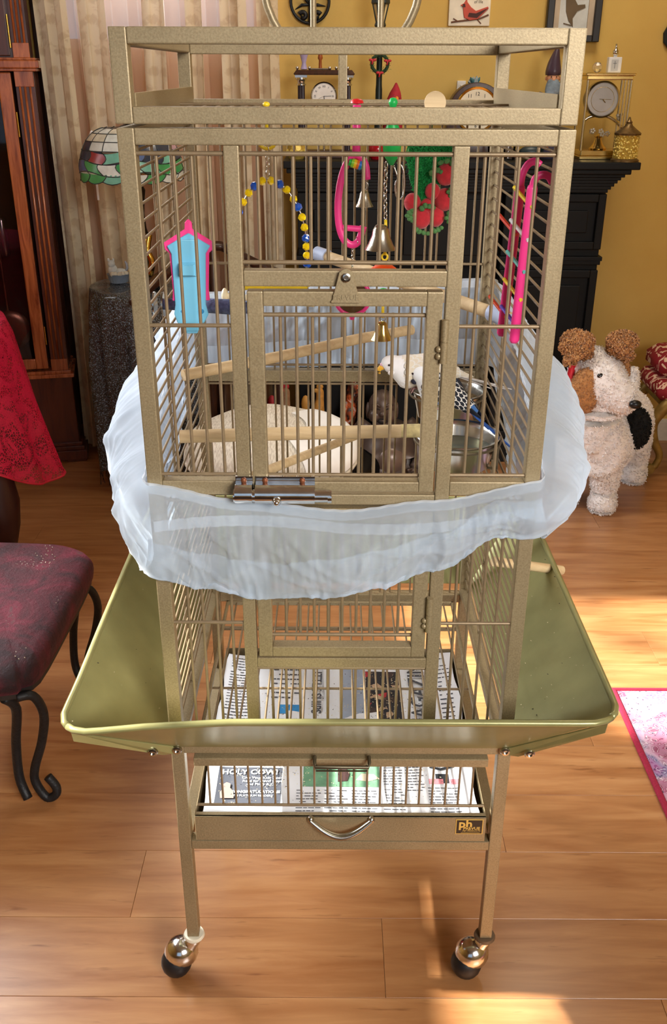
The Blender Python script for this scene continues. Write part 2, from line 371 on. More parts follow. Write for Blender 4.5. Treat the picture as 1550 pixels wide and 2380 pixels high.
# things hung on the wall
pl = thing('cardinal_plaque', (.462, YB-.006, 1.66), 'small cream ceramic plaque with a painted red cardinal on a branch', 'plaque')
part('tile', MB().box(.388, .536, YB-.012, YB, 1.580, 1.73), M('cream_tile', (232, 224, 204), .4), pl, bevel=.003)
yy = YB-.0125
bird = MB().prism([(0, .0), (.02, -.008), (.048, -.004), (.085, .03), (.082, .036), (.04, .022), (.022, .034), (.008, .05), (.006, .062), (-.004, .046), (-.016, .040), (-.006, .034), (-.004, .015)], (0, -.004, 0), (.444, yy, 1.606))
part('cardinal_relief', bird, M('cardinal_red', (196, 74, 50), .5), pl, bevel=.001)
part('wing_relief', MB().prism([(.012, .004), (.045, .0), (.082, .031), (.04, .014), (.016, .016)], (0, -.0055, 0), (.444, yy, 1.606)).prism([(-.008, .044), (.0, .044), (.002, .034), (-.008, .034)], (0, -.0055, 0), (.444, yy, 1.606)), M('feather_dark', (70, 30, 26), .6), pl)
part('branch_relief', MB().tube([(.398, yy, 1.592), (.43, yy-.001, 1.596), (.47, yy, 1.600), (.50, yy-.001, 1.604), (.53, yy, 1.616)], .0028, 6).tube([(.49, yy, 1.602), (.505, yy, 1.588)], .002, 6).tube([(.42, yy, 1.596), (.405, yy, 1.604)], .002, 6), M('twig_brown', (110, 74, 54), .7), pl)
part('lettering', textmb('in the garden\nof life', .014, FRONT(.492, yy-.0002, 1.664), .0003), M('ink_brown', (120, 108, 92), .7), pl)
pf = thing('framed_bird_picture', (.83, YB-.01, 1.65), 'black framed picture of a brown bird in a pale mat', 'picture')
fr = MB()
for a, b, c, d in ((.737, .762, 1.530, 1.82), (.905, .930, 1.530, 1.82), (.762, .905, 1.530, 1.552), (.762, .905, 1.80, 1.82)): fr.box(a, b, YB-.03, YB, c, d)
part('frame', fr, M('frame_black', (26, 22, 22), .4), pf, bevel=.003)
part('mat_board', MB().box(.762, .905, YB-.010, YB-.002, 1.552, 1.80).box(.762, .782, YB-.016, YB-.010, 1.552, 1.80).box(.885, .905, YB-.016, YB-.010, 1.552, 1.80), M('mat_tan', (196, 180, 160), .8), pf)
part('print_ground', MB().box(.783, .884, YB-.0115, YB-.010, 1.572, 1.785), M('print_blue', (206, 212, 214), .7), pf)
part('bird_print', MB().prism([(0, 0), (.012, -.03), (.03, -.05), (.026, -.022), (.04, .0), (.068, .012), (.066, .022), (.04, .02), (.02, .05), (.004, .06), (-.004, .045)], (0, -.002, 0), (.805, YB-.0116, 1.628)).tube([(.80, YB-.013, 1.59), (.83, YB-.013, 1.583)], .0016, 5), M('bird_brown', (104, 88, 66), .7), pf)
ir = thing('iron_fan_ornament', (-.107, YB-.01, 1.655), 'round black iron ornament with a ring, fan blades and scrolls on the wall', 'ornament')
IRON = M('black_iron', (24, 26, 28), .45, .3)
cx_, cz_ = -.107, 1.655
part('ring', MB().tube([(cx_+.068*cos(a*pi/16), YB-.014, cz_+.068*sin(a*pi/16)) for a in range(32)], .0055, 8, closed=True), IRON, ir, 180)
for k in range(5):
    a = radians(-20+k*55); part('blade', MB().tube([(cx_, YB-.016, cz_-.01), (cx_+.03*cos(a), YB-.016, cz_+.03*sin(a)), (cx_+.058*cos(a+.1), YB-.016, cz_+.058*sin(a+.1))], [.004, .0055, .0012], 6), IRON, ir, 180)
part('stem', MB().tube([(cx_+.004, YB-.016, cz_+.07), (cx_+.004, YB-.016, cz_-.075)], .0085, 8), IRON, ir, 180)
for s_ in (-1, 1): part('scroll', MB().tube([(cx_+s_*(.024+.016*(1-t/14)*cos(t*.45+.4)), YB-.016, cz_-.046+.016*(1-t/14)*sin(t*.45+.4)) for t in range(14)], .0075, 8), IRON, ir, 180)
sw = thing('light_switch', (.448, YB-.004, 1.382), 'small white wall switch above the wood mantel clock', 'switch')
part('plate', MB().box(.432, .464, YB-.006, YB, 1.362, 1.402), WHITEC, sw, bevel=.0015); part('toggle', MB().box(.445, .451, YB-.014, YB-.006, 1.376, 1.388), WHITEC, sw, bevel=.0008)
part('black_hanging', MB().prism([(0, 0), (.03, -.03), (.05, .02), (.05, .09), (.02, .08), (-.004, .03)], (0, -.012, 0), (1.168, YB-.001, 1.53)), IRON, None, bevel=.003, loc=(1.19, YB-.01, 1.56), label='black iron ornament cut by the frame edge, far right on the yellow wall', cat='ornament')
# ------------------------------------------------------------------ bird cage
D = .504; HW = .26; T = .02; SP = .0206
cage = thing('bird_cage', (0, D/2, 0), 'tall bronze metal bird cage on casters with open top frame and flared seed guard', 'bird cage')
def cbox(name, *bb, parent=None, mat=None, bev=.0016, label=None):
    b = MB()
    for x in bb: b.box(*x)
    return part(name, b, mat or PAINT, parent or cage, bevel=bev, label=label)
CTOP = 1.374
for sx in (-1, 1):
    xa, xb = sorted((sx*HW, sx*(HW-T)))
    for y0 in (0, D-T):
        cbox('corner_post', (xa, xb, y0, y0+T, .092, CTOP))
        cbox('play_top_post', (xa, xb, y0, y0+T, 1.378, 1.476))
    cbox('side_rail', (xa, xb, T, D-T, 1.356, CTOP)); cbox('side_rail', (xa, xb, T, D-T, .485, .501)); cbox('side_rail', (xa, xb, T, D-T, .292, .310))
    cbox('play_top_rail', (xa, xb, T, D-T, 1.458, 1.476))
    xi = sx*(HW-T); cbox('play_top_plate', (min(xi, xi-sx*.002), max(xi, xi-sx*.002), .018, D-T, 1.384, 1.410), (min(sx*HW, xi), max(sx*HW, xi), T, D-T, 1.378, 1.396), bev=.0006)
x0, x1 = -HW+T, HW-T
cbox('front_rail', (x0, x1, 0, T, 1.356, CTOP)); cbox('play_top_rail', (x0, x1, 0, T, 1.378, 1.396)); cbox('play_top_rail', (x0, x1, 0, T, 1.459, 1.476))
cbox('play_top_rail', (x0, x1, D-T, D, 1.456, 1.474)); cbox('play_top_rail', (x0, x1, D-T, D, 1.376, 1.392)); cbox('play_top_strut', (-.0085, .0055, D-T, D-T+.004, 1.392, 1.456))
VL0, VL1, VR0, VR1 = -.1405, -.1225, .1225, .1410
cbox('front_upright', (VL0, VL1, 0, .018, .501, 1.356)); cbox('front_upright', (VR0, VR1, 0, .018, .501, 1.356))
cbox('front_rail', (VL1, VR0, 0, .018, 1.197, 1.216)); cbox('front_rail', (VL1, VR0, .002, .018, .906, .921)); cbox('front_rail', (VL1, VR0, 0, .018, .645, .662))
for a, b in ((x0, VL0), (VR1, x1)): cbox('front_rail', (a, b, 0, .018, .921, .941))
cbox('front_rail', (-.2405, .2405, 0, T, .487, .502)); cbox('front_rail', (x0, x1, 0, T, .292, .310))
cbox('back_rail', (x0, x1, D-T, D, 1.356, CTOP)); cbox('back_rail', (x0, x1, D-T, D, .927, .948)); cbox('back_rail', (x0, x1, D-T, D, .469, .487)); cbox('back_rail', (x0, x1, D-T, D, .292, .310))
BARM = M('bar_bronze', (138, 119, 92), .4, .35, .12, 60, .2, 300, .0004)  # frame bronze darkened: the bars' weaker light is put into the colour
bme = {}
def bar(pa, pb, parent=cage, r=.0021, name='bar'):
    pa, pb = Vector(pa), Vector(pb); L = round((pb-pa).length, 4); k = (L, r)
    if k not in bme: bme[k] = mesh_of(MB().tube([(0, 0, 0), (0, 0, L)], r, 8), BARM, 60, name='bar')
    d = pb-pa; return inst(name, bme[k], parent, pa, d.to_track_quat('Z', 'Y').to_euler())
XS_L = (-.2185, -.1985, -.178, -.157); XS_R = (.160, .1795, .1995, .220)
for xs, a, b in ((XS_L, x0, VL0), (XS_R, VR1, x1)):
    for x in xs:
        bar((x, .008, .947), (x, .008, 1.349)); bar((x, .008, .502), (x, .008, .913))
    for z in (1.347, 1.148, .949, .911, .719): bar((a, .005, z), (b, .005, z), r=.0026, name='crossbar')
for i in range(11):
    x = VL1+(VR0-VL1)*(i+1)/12
    bar((x, .008, 1.223), (x, .008, 1.349)); bar((x, .008, .502), (x, .008, .645))
for z in (1.347, 1.225, .642): bar((VL1, .005, z), (VR0, .005, z), r=.0026, name='crossbar')
n = int((x1-x0)/SP)
for i in range(n):
    x = x0+(x1-x0)*(i+1)/(n+1)
    bar((x, D-.010, .948), (x, D-.010, 1.356), r=.0018); bar((x, D-.010, .487), (x, D-.010, .927), r=.0018)
    bar((x, T, 1.386), (x, D-T, 1.386), r=.0018)
for z in (1.135, .957, .922, .40): bar((x0, D-.014, z), (x1, D-.014, z), r=.0022, name='crossbar')
for y_ in (.17, .34): bar((x0, y_, 1.389), (x1, y_, 1.389), r=.0018, name='crossbar')
for sx in (-1, 1):
    x = sx*.2495
    z = .502+SP
    while z < 1.352: bar((x, T, z), (x, D-T, z), r=.0018); z += SP
    for y_ in (.17, .32, .467): bar((x+sx*.0035, y_, .502), (x+sx*.0035, y_, 1.356), r=.0022, name='crossbar')
# doors
def door(z0, z1, zi0, zi1, hz, lab, hz_z):
    d = cbox('door_frame', (-.119, -.0995, -.004, .014, z0, z1), (.0995, .119, -.004, .014, z0, z1), (-.0995, .0995, -.004, .014, z0, zi0), (-.0995, .0995, -.004, .014, zi1, z1), label=lab)
    for i in range(9):
        x = -.0995+.199*(i+1)/10; bar((x, .007, hz[0]-.002), (x, .007, hz[1]+.002), d, .0021)
    for z in hz: bar((-.0995, .004, z), (.0995, .004, z), d, .0027, 'crossbar')
    h0, h1 = hz_z; hn = MB().lathe([(.0048, h0), (.0048, (h0+h1)/2-.0006), (.0036, (h0+h1)/2-.0005), (.0036, (h0+h1)/2+.0005), (.0048, (h0+h1)/2+.0006), (.0048, h1)], (.1225, -.008, 0), 12)
    hn.sph((.1165, -.006, h0+.008), .0045, 8).sph((.1165, -.006, h0+.017), .0045, 8); part('hinge', hn, PAINT, d, 60)
    return d
door(.928, 1.192, .942, 1.174, (.949, 1.162), 'upper front door', (1.105, 1.159))
door(.667, .903, .684, .885, (.700, .875), 'lower front door', (.713, .768))
# latch flap
lp = [(-.0185, -.004), (-.0165, -.001), (-.0095, .026), (-.008, .0315), (-.004, .035), (0, .036), (.004, .035), (.008, .0315), (.0095, .026), (.0165, -.001), (.0185, -.004), (.017, -.0052), (-.017, -.0052)]
lt = part('latch_flap', MB().prism(lp, (0, -.0025, 0), (.001, -.0045, 1.184)), PAINT, cage, bevel=.0006, label='bronze swivel latch embossed with letters')
part('embossed_lettering', textmb('PREVUE', .0092, FRONT(.001, -.0072, 1.1855), .0006, bold=.0001), PAINT, lt)
part('screw', MB().lathe([(.0056, 0), (.0056, .002), (.004, .0028), (.0025, .0028), (.0025, .0014), (0, .0014)], (.001, -.007, 1.2095), 16, (0, -1, 0)), STEEL, lt, 40)
# sliding bolt
bt = part('sliding_bolt', MB().tube([(-.144, -.018, .928), (-.017, -.018, .928)], .0085, 18).lathe([(.0088, 0), (.0088, .005)], (-.0205, -.018, .927), 18, (1, 0, 0)), CHROME, cage, 60, label='polished chrome barrel bolt')
for a, b in ((-.142, -.1195), (-.1155, -.0375)):
    h = MB(); h.tube([(a, -.016, .930), (b, -.016, .930)], .0130, 24).box(a, b, -.016, -.004, .930, .9425).box(a, b, -.0075, -.004, .9425, .951)
    ho = part('bolt_housing', h, CHROME, bt, 50)
for x in (-.131, -.103, -.054): part('screw', MB().sph((x, -.0085, .9455), .0040, 10, (1, .6, 1)), M('rusty_screw', (120, 70, 44), .5, .6), bt, 180)
part('bolt_knob', MB().lathe([(.0055, 0), (.0062, .003), (.004, .005), (.0045, .007), (.003, .010), (0, .0105)], (-.0870, -.028, .925), 14, (0, -1, 0)), CHROME, bt, 60)
# removable floor grate with its barred front
GX = .226
gr = cbox('floor_grate', (-GX, GX, -.004, .010, .4655, .4805), (-GX, -GX+.006, .01, D-.03, .470, .478), (GX-.006, GX, .01, D-.03, .470, .478), (-GX, GX, D-.036, D-.030, .470, .478))
for i in range(21):
    x = -GX+2*GX*(i+1)/22
    bar((x, .003, .384), (x, .003, .4655), gr, .0018); bar((x, .01, .4745), (x, D-.032, .4745), gr, .0018)
bar((-GX, .003, .383), (GX, .003, .383), gr, .0024, 'crossbar')
for y_ in (.19, .385): bar((-GX, y_, .471), (GX, y_, .471), gr, .0022, 'crossbar')
part('grate_handle', MB().tube([(-.040, -.002, .484), (-.040, -.016, .484), (-.039, -.020, .478), (.042, -.020, .478), (.043, -.016, .484), (.043, -.002, .484)], .0028, 8).tube([(-.038, -.006, .470), (-.038, -.008, .461), (.040, -.008, .461), (.040, -.006, .470)], .0016, 6), M('dark_wire', (84, 76, 60), .4, .6), gr, 60)
# tray
TRX = .231
ty = MB().box(-TRX, TRX, -.005, -.001, .316, .366).box(-TRX, -TRX+.0015, -.001, D-.03, .318, .366).box(TRX-.0015, TRX, -.001, D-.03, .318, .366).box(-TRX, TRX, D-.032, D-.03, .318, .366).box(-TRX, TRX, -.001, D-.03, .3175, .319).box(-TRX, TRX, -.005, .006, .364, .366)
tray = part('drop_tray', ty, PAINT, cage, bevel=.0008)
hp = [(-.047+.096*t, -.010-.012*sin(pi*t), .3625-.022*sin(pi*t)) for t in [i/14 for i in range(15)]]
part('tray_handle', MB().tube(hp, [(.0032+.0016*sin(pi*i/14), .0042+.002*sin(pi*i/14)) for i in range(15)], 10).lathe([(.005, 0), (.0058, .004), (.003, .008)], (-.047, -.004, .3628), 12, (0, -1, 0)).lathe([(.005, 0), (.0058, .004), (.003, .008)], (.049, -.004, .3628), 12, (0, -1, 0)), STEEL, tray, 60, label='curved steel pull handle')
st = MB(); st.box(.183, .2265, -.0058, -.005, .3325, .3625); st.cur = 1; st.box(.1845, .225, -.0062, -.0058, .334, .361)
stk = part('maker_sticker', st, [M('gold_ink', (212, 180, 96), .4, .3), M('sticker_black', (22, 20, 20), .35)], tray, label='black and gold maker sticker')
g = MB(); textmb('ph', .022, FRONT(.1985, -.0063, .3535), .0002, g, bold=.0006); textmb('PREVUE', .0078, FRONT(.2085, -.0063, .3445), .0002, g, bold=.0002); textmb('PET PRODUCTS', .0040, FRONT(.2085, -.0063, .3395), .0002, g); g.box(.192, .222, -.0065, -.0062, .3358, .3362)
part('sticker_lettering', g, M('gold_ink'), stk)
# seed guard
OUT, LZ, BZ = .120, .635, .502
def ringpt(u, hx, y0, y1, r):
    """perimeter of a rounded rectangle, u in 0..4: front, right, back, left"""
    cs = [(-hx, y0), (hx, y0), (hx, y1), (-hx, y1)]; k = int(u) % 4; t = u-int(u)
    a = Vector(cs[k]); b = Vector(cs[(k+1) % 4]); L = (b-a).length; rr = min(r/L, .49) if r else 0
    if rr and (t < rr or t > 1-rr):
        c0 = a if t < rr else b; q = Vector(cs[(k-1) % 4]) if t < rr else Vector(cs[(k+2) % 4])
        dn = (b-a).normalized() if t < rr else (a-b).normalized(); dq = (q-c0).normalized()
        cc = c0+dn*r+dq*r; f = (t/rr if t < rr else (1-t)/rr)*pi/4
        return cc-dn*r*sin(pi/4-f)-dq*r*cos(pi/4-f)
    return a+(b-a)*t
def lip(u):
    p = ringpt(u % 4, HW+OUT, -OUT+.004, D+OUT-.004, .045); d = (Vector((p.x, p.y))-Vector((-HW-OUT, -OUT))).length
    return Vector((p.x-.010*math.exp(-(d/.1)**2), p.y, LZ-.020*math.exp(-(d/.13)**2)))
def base(u):
    p = ringpt(u % 4, HW+.0015, -.0015, D+.0015, 0); return Vector((p.x, p.y, BZ))
us_ = [0, .02, .05, .08, .11, .15, .3, .5, .7, .85, .89, .92, .95, .98, 1]
for k in range(4):
    rings = []
    for t in us_:
        u = k+t*.9999; a, b = base(u), lip(u); nrm = Vector((0, 0, -.0014)); mid = (a+b)/2
        rings.append([a, mid, b, b+nrm, mid+nrm, a+nrm])
    gp = part('seed_guard_panel', MB().loft(rings), GUARD, cage, 40)
    part('rolled_rim', MB().tube([lip(k+t*.9999)+Vector((0, 0, .002)) for t in us_], .0050, 8), GUARD, gp, 180)
for sx in (-1, 1):
    A_, B_ = Vector((sx*.262, -.004, .503)), lip(0 if sx < 0 else 1); d = Vector((0, 0, -1)); B_ = A_.lerp(B_, .97)
    q = [A_+Vector((-sx*.012, -.002, .0)), B_+Vector((0, -.004, -.004)), B_+Vector((-sx*.002, -.004, -.020)), A_+Vector((sx*.008, -.003, -.014)), A_+Vector((-sx*.006, -.003, -.012))]
    th = Vector((0, .003, 0)); b = MB(); nq = len(q); b._add(q+[p+th for p in q], [tuple(range(nq)), tuple(range(2*nq-1, nq-1, -1))]+[(i, nq+i, nq+(i+1) % nq, (i+1) % nq) for i in range(nq)])
    br = part('guard_bracket', b, GUARD, cage, bevel=.0006)
    for px, pz in ((sx*.281, .5145), (sx*.249, .5065)):
        yb = -.0275 if abs(px) > .26 else -.0075
        part('bracket_bolt', MB().lathe([(.0080, 0), (.0080, .0012), (.0066, .0035), (.0036, .0042), (.0036, .002), (0, .002)], (px, yb, pz-.002-(.004 if abs(px) < .26 else 0)), 16, (0, -1, 0)), STEEL, br, 40)
# casters
RUB = M('black_rubber', (22, 22, 26), .45)
for sx, y_, rc in ((-1, .01, (232, 226, 206)), (1, .01, (96, 78, 60)), (-1, D-.01, (96, 78, 60)), (1, D-.01, (96, 78, 60))):
    X = sx*.25; dx = -.024 if True else 0
    hc = Vector((X+dx+(.004 if sx > 0 else 0), y_-.002, .0485))
    hm = MB().sph(hc, .0295, 20, (1, .95, .95)).tube([(X, y_, .086), (X-.002, y_, .074), (X-.010, y_-.001, .062), hc+Vector((.006, 0, .004))], [.013, .013, .015, .019], 14)
    hood = part('caster_hood', hm, CHROME, cage, 180)
    part('caster_ring', MB().lathe([(.0115, .083), (.0165, .083), (.0185, .0865), (.0165, .091), (.0115, .0915)], (X, y_, 0), 20), M('ring_%d' % rc[0], rc, .4), hood, 60)
    part('caster_ball', MB().sph(hc+Vector((-.009, -.005, -.0200)), .0268, 18), RUB, hood, 180)
# hoop over the play top
HB = D-.012
hoop = [Vector((-.004+.12*sin(t), HB, 1.560-.12*cos(t))) for t in [radians(-44-i*(272/30)) for i in range(31)]]
part('play_hoop', MB().tube(hoop, .0062, 12), PAINT, cage, 180)
for x in (-.0475, .0565): part('hoop_rod', MB().tube([(x, HB, 1.47), (x, HB, 1.655)], .0048, 10), PAINT, cage, 60)
# ------------------------------------------------------------------ newspapers in the tray
PAPER = M('newsprint', (222, 224, 228), .75, 0, .06, 8); INK = M('newsprint_ink', (66, 68, 76), .8, 0, 0)
def sheet(name, x0, x1, y0, y1, z, label, seed, group='newspaper sheets lining the tray'):
    rr = Random_(seed)
    def h(x, y): return z+.0035*mnoise.noise(Vector((x*9+seed, y*9, seed)))+.006*max(0, (abs(x)-.19)/.04)
    rows = MB().grid(lambda i, j: Vector((x0+(x1-x0)*i+.003*sin(j*9+seed), y0+(y1-y0)*j+.003*sin(i*11+seed), h(x0+(x1-x0)*i, y0+(y1-y0)*j))), 24, 16)
    o = part(name, rows, PAPER, None, 180, loc=(0, .2, z), label=label, cat='newspaper', group=group, fix=False); return o, h
def Random_(s): return random.Random(s)
def flat(mb, x0, x1, y0, y1, h, dz=.0005, nx=8, ny=5):
    mb.grid(lambda i, j: Vector((x0+(x1-x0)*i, y0+(y1-y0)*j, h(x0+(x1-x0)*i, y0+(y1-y0)*j)+dz)), nx, ny)
def lines(mb, x0, x1, y0, y1, n, h, rr, fill=.9):
    for k in range(n):
        yk = y1-(y1-y0)*(k+.5)/n; x = x0
        while x < x1-.004:
            wv = rr.uniform(.004, .012); e = min(x+wv, x1)
            if rr.random() < fill: flat(mb, x, e, yk-(y1-y0)/n*.13, yk+(y1-y0)/n*.13, h, .0006, 1, 1)
            x = e+.0015
def up(x, y, z, rot=0): return Matrix.Translation((x, y, z)) @ Matrix.Rotation(rot, 4, 'Z')
s1, h1 = sheet('newspaper_sheet', -.222, -.085, .004, .25, .3585, 'newspaper page with dark advert headed in large white capitals', 1)
ad = MB(); flat(ad, -.205, -.098, .030, .118, h1, .0007, 10, 6); ado = part('dark_advert', ad, M('ad_grey', (70, 74, 84), .7, 0, .1), s1, fix=False)
t_ = MB(); textmb('HOLY COW!', .0165, up(-.152, .1045, .3608), .0002, t_, bold=.0004); textmb('Give Your Kids Good\nRead for David Dups\nand Pinky & Co.', .0078, up(-.130, .083, .3606), .0002, t_); textmb('CONGRATULATIONS', .0085, up(-.140, .057, .3606), .0002, t_, bold=.0002); textmb('TO PLATINUM READERS', .006, up(-.143, .048, .3606), .0002, t_)
part('headline', t_, M('white_ink', (235, 238, 240), .7), s1)
pt = MB().prism([(-.010, 0), (.012, 0), (.010, .016), (.004, .024), (.004, .034), (-.003, .038), (-.009, .032), (-.008, .022), (-.012, .014)], (0, 0, .0004), (-.186, .042, .3606), (1, 0, 0), (0, 1, 0)); part('portrait_print', pt, M('portrait_tone', (150, 130, 122), .7), s1)
s2, h2 = sheet('newspaper_sheet', -.095, .075, .002, .27, .3605, 'newspaper page with a green picture strip behind the grate handle', 2)
gp_ = MB(); flat(gp_, -.062, .066, .068, .150, h2, .0006, 10, 4); part('green_picture', gp_, M('picture_green', (104, 150, 118), .7, 0, .2, 60), s2, fix=False)
blk = MB().prism([(0, 0), (.016, .002), (.02, .02), (.012, .038), (.0, .03)], (0, 0, .0005), (-.004, .080, .3625), (1, 0, 0), (0, 1, 0)); part('picture_figure', blk, M('figure_dark', (74, 50, 48), .7), s2)
part('picture_figure', MB().prism([(0, 0), (.02, -.003), (.04, .004), (.03, .014), (.01, .016)], (0, 0, .0005), (.026, .084, .3625), (1, 0, 0), (0, 1, 0)), M('figure_pale', (206, 196, 170), .7), s2)
tx = MB(); rr = Random_(5)
for a, b in ((-.072, -.032), (-.026, .012), (.018, .060)): lines(tx, a, b, .010, .062, 8, h2, rr)
for a, b in ((-.06, -.03), (.02, .05)): lines(tx, a, b, .14, .25, 14, h2, rr)
part('print_lines', tx, INK, s2, kind='stuff', fix=False)
part('headline', textmb('CENTRAL', .018, up(.004, .118, .3640), .0002, bold=.0003), M('ink_navy', (50, 56, 110), .7), s2)
s3, h3 = sheet('newspaper_sheet', .060, .222, .003, .24, .3590, 'newspaper page of text columns with a small pink and black picture', 3)
tx = MB()
lines(tx, .070, .105, .015, .13, 17, h3, rr); lines(tx, .110, .140, .06, .13, 10, h3, rr); lines(tx, .145, .195, .012, .072, 9, h3, rr); lines(tx, .07, .21, .14, .235, 12, h3, rr, .8)
part('print_lines', tx, INK, s3, kind='stuff', fix=False)
pk = MB(); flat(pk, .148, .172, .078, .090, h3, .0007, 2, 2); flat(pk, .182, .198, .078, .090, h3, .0007, 2, 2); part('pink_shape', pk, M('print_pink', (226, 140, 150), .7), s3, fix=False)
bk = MB(); flat(bk, .160, .182, .080, .102, h3, .0006, 2, 2); bk.tube([(.152, .118, .3625), (.17, .112, .3625), (.19, .12, .3625), (.185, .128, .3625), (.165, .126, .3625), (.155, .12, .3625)], .0022, 5); part('black_shape', bk, M('print_black', (36, 40, 46), .7), s3, fix=False)
s4, h4 = sheet('newspaper_sheet', -.225, -.02, .24, .46, .3570, 'newspaper page with blue printed box, towards the back of the tray', 4)
tx = MB(); lines(tx, -.215, -.16, .25, .45, 22, h4, rr); lines(tx, -.13, -.075, .31, .45, 9, h4, rr, .7); part('print_lines', tx, INK, s4, kind='stuff', fix=False)
bb_ = MB(); flat(bb_, -.115, -.075, .268, .295, h4, .0007, 3, 2); part('blue_box', bb_, M('print_blue_box', (40, 130, 190), .7), s4, fix=False)
part('headline', textmb('A LITTLE SHIPS', .026, up(-.045, .35, .3610, -pi/2), .0002, bold=.0004), INK, s4)
s5, h5 = sheet('newspaper_sheet', -.03, .225, .23, .465, .3595, 'newspaper page with dark colour photograph and condensed masthead, rear of tray', 5)
ph_ = MB(); flat(ph_, .002, .045, .25, .44, h5, .0006, 5, 9); part('grey_panel', ph_, M('print_grey', (150, 160, 176), .7), s5, fix=False)
dk = MB(); flat(dk, .05, .118, .25, .40, h5, .0007, 5, 8)
t = NT('dark_colour_photo'); v = t.add('ShaderNodeTexVoronoi'); v.inputs['Scale'].default_value = 60; t.l(t.coord(), v.inputs['Vector'])
t.col(t.ramp(v.outputs['Color'], [(.2, S(26, 26, 34)), (.45, S(40, 34, 38)), (.55, S(170, 40, 50)), (.62, S(60, 44, 40)), (.75, S(180, 150, 120)), (.85, S(40, 36, 40))], 'CONSTANT')); t.set(Roughness=.7)
part('colour_photo', dk, t.m, s5, fix=False)
part('masthead', textmb('MAGAZINE', .046, up(.150, .33, .3635, pi/2), .0002, bold=.0006), INK, s5)
tx = MB(); lines(tx, .19, .215, .24, .45, 16, h5, rr); part('print_lines', tx, INK, s5, kind='stuff', fix=False)
# scattered seed and husks
sd = MB(); rr = Random_(9)
for i in range(1500):
    q = rr.random()
    if q < .55: x, y_, z = rr.uniform(-.2, .2), rr.uniform(.02, .45), .3665
    elif q < .72: x, y_, z = rr.gauss(.09, .05), rr.gauss(.3, .06), .3665
    elif q < .82: x, y_, z = rr.gauss(-.11, .03), rr.gauss(.10, .02), .3665
    elif q > .94:
        u = 1+rr.random(); f = rr.random(); pnt = base(u).lerp(lip(u), f) if rr.random() < .7 else base(u+2).lerp(lip(u+2), f); x, y_, z = pnt.x, pnt.y, pnt.z+.001
    else: continue
    if abs(x) > .215 and z < .4: continue
    s_ = rr.uniform(.0008, .0020); a = rr.uniform(0, 3.14); u = Vector((cos(a), sin(a), 0))*s_; vv = Vector((-sin(a), cos(a), 0))*s_*.5; c = Vector((x, y_, z)); top = Vector((0, 0, s_*.5)); sd.cur = 0 if rr.random() < .75 else 1
    sd._add([c-u, c-vv, c+u, c+vv, c+top, c-top], [(0, 1, 4), (1, 2, 4), (2, 3, 4), (3, 0, 4), (1, 0, 5), (2, 1, 5), (3, 2, 5), (0, 3, 5)])
part('scattered_seed', sd, [M('husk_pale', (226, 212, 176), .8), M('seed_dark', (60, 56, 50), .8)], None, kind='stuff', loc=(0, .25, .366), label='pale seed husks scattered over the newspapers and seed guard', cat='seed', fix=False)
# ------------------------------------------------------------------ fabric seed catcher around the cage
SK = fabric_trans('sheer_white_mesh', (212, 226, 242), .55, .30, .45, .9, .15, (.95, .98, 1, 1))
SKB = fabric_trans('elastic_band_fabric', (228, 236, 246), .40, .40, .48, .6)
def interp(u, pts):
    u = u % 4
    for (a, va), (b, vb) in zip(pts, pts[1:]):
        if a <= u <= b: t = (u-a)/(b-a); t = t*t*(3-2*t); return va+(vb-va)*t
    return pts[-1][1]
ztop = [(0, .938), (.25, .915), (.5, .901), (.72, .915), (1, .944), (1.25, .992), (1.6, 1.055), (2, 1.105), (2.5, 1.092), (3, 1.078), (3.5, 1.010), (3.8, .955), (4, .938)]
zbot = [(0, .806), (.15, .792), (.3, .778), (.45, .782), (.6, .800), (.75, .826), (.9, .874), (1, .872), (1.15, .830), (1.45, .765), (1.75, .86), (2, .955), (2.5, .952), (3, .94), (3.3, .83), (3.55, .745), (3.85, .778), (4, .806)]
bul = [(0, .036), (.12, .034), (.3, .042), (.5, .058), (.7, .046), (.85, .036), (1, .046), (1.25, .082), (1.5, .104), (2, .04), (2.5, .025), (3, .04), (3.5, .098), (3.8, .060), (4, .036)]
def skirt(i, j):
    u = i*4; p = ringpt(u, HW+.004, -.004, D+.004, .018); e = 1e-3; q = ringpt(u+e, HW+.004, -.004, D+.004, .018)
    tn = (q-p).normalized(); no = Vector((tn.y, -tn.x)); zt, zb, b = interp(u, ztop), interp(u, zbot), interp(u, bul)
    w = 4*i
    fold = .55*sin(w*29+2.1*sin(w*3)+j*2.2)+.45*sin(w*53+1.4*j+sin(w*7)*2)+.5*mnoise.noise(Vector((w*7, j*2.5, 1.3)))
    amp = .0036*min(1, j*3+.25)*(1 if j < .7 else .6); rdg = 0
    for q_, (fr_, sl_) in enumerate(((5.0, 3.0), (9.0, -4.5), (14.0, 1.2), (24.0, -1.0), (38.0, .8))):
        nv_ = mnoise.noise(Vector((w*fr_+j*sl_, j*1.1+q_*9, q_*3.7))); rdg += .0052/(1+q_*.45)*max(0, 1-abs(nv_)*6)
    if j <= .75:
        t = j/.75; out = b*sin(pi*(t*.87)**.85)*1.05; z = zt+(zb-zt)*(t**1.25)
        if t > .7: z -= 0; 
    else:
        t = (j-.75)/.25; out = b*.36*cos(t*pi*.46); z = zb-.012*sin(t*pi)+.045*t*t
    cr = .004*mnoise.noise(Vector((w*2.2, j*3.3, 7.7)))
    o2 = out+rdg*min(1, j*4)+(fold*amp+cr*min(1, j*2))*(1 if j > .03 else .3)
    cm = min(1, abs(w-round(w))*9); o2 = out+(o2-out)*(.15+.85*cm)
    o2 = max(o2, .002)
    return Vector((p.x+no.x*o2, p.y+no.y*o2, z+.0015*mnoise.noise(Vector((w*5, j*2, 3)))))
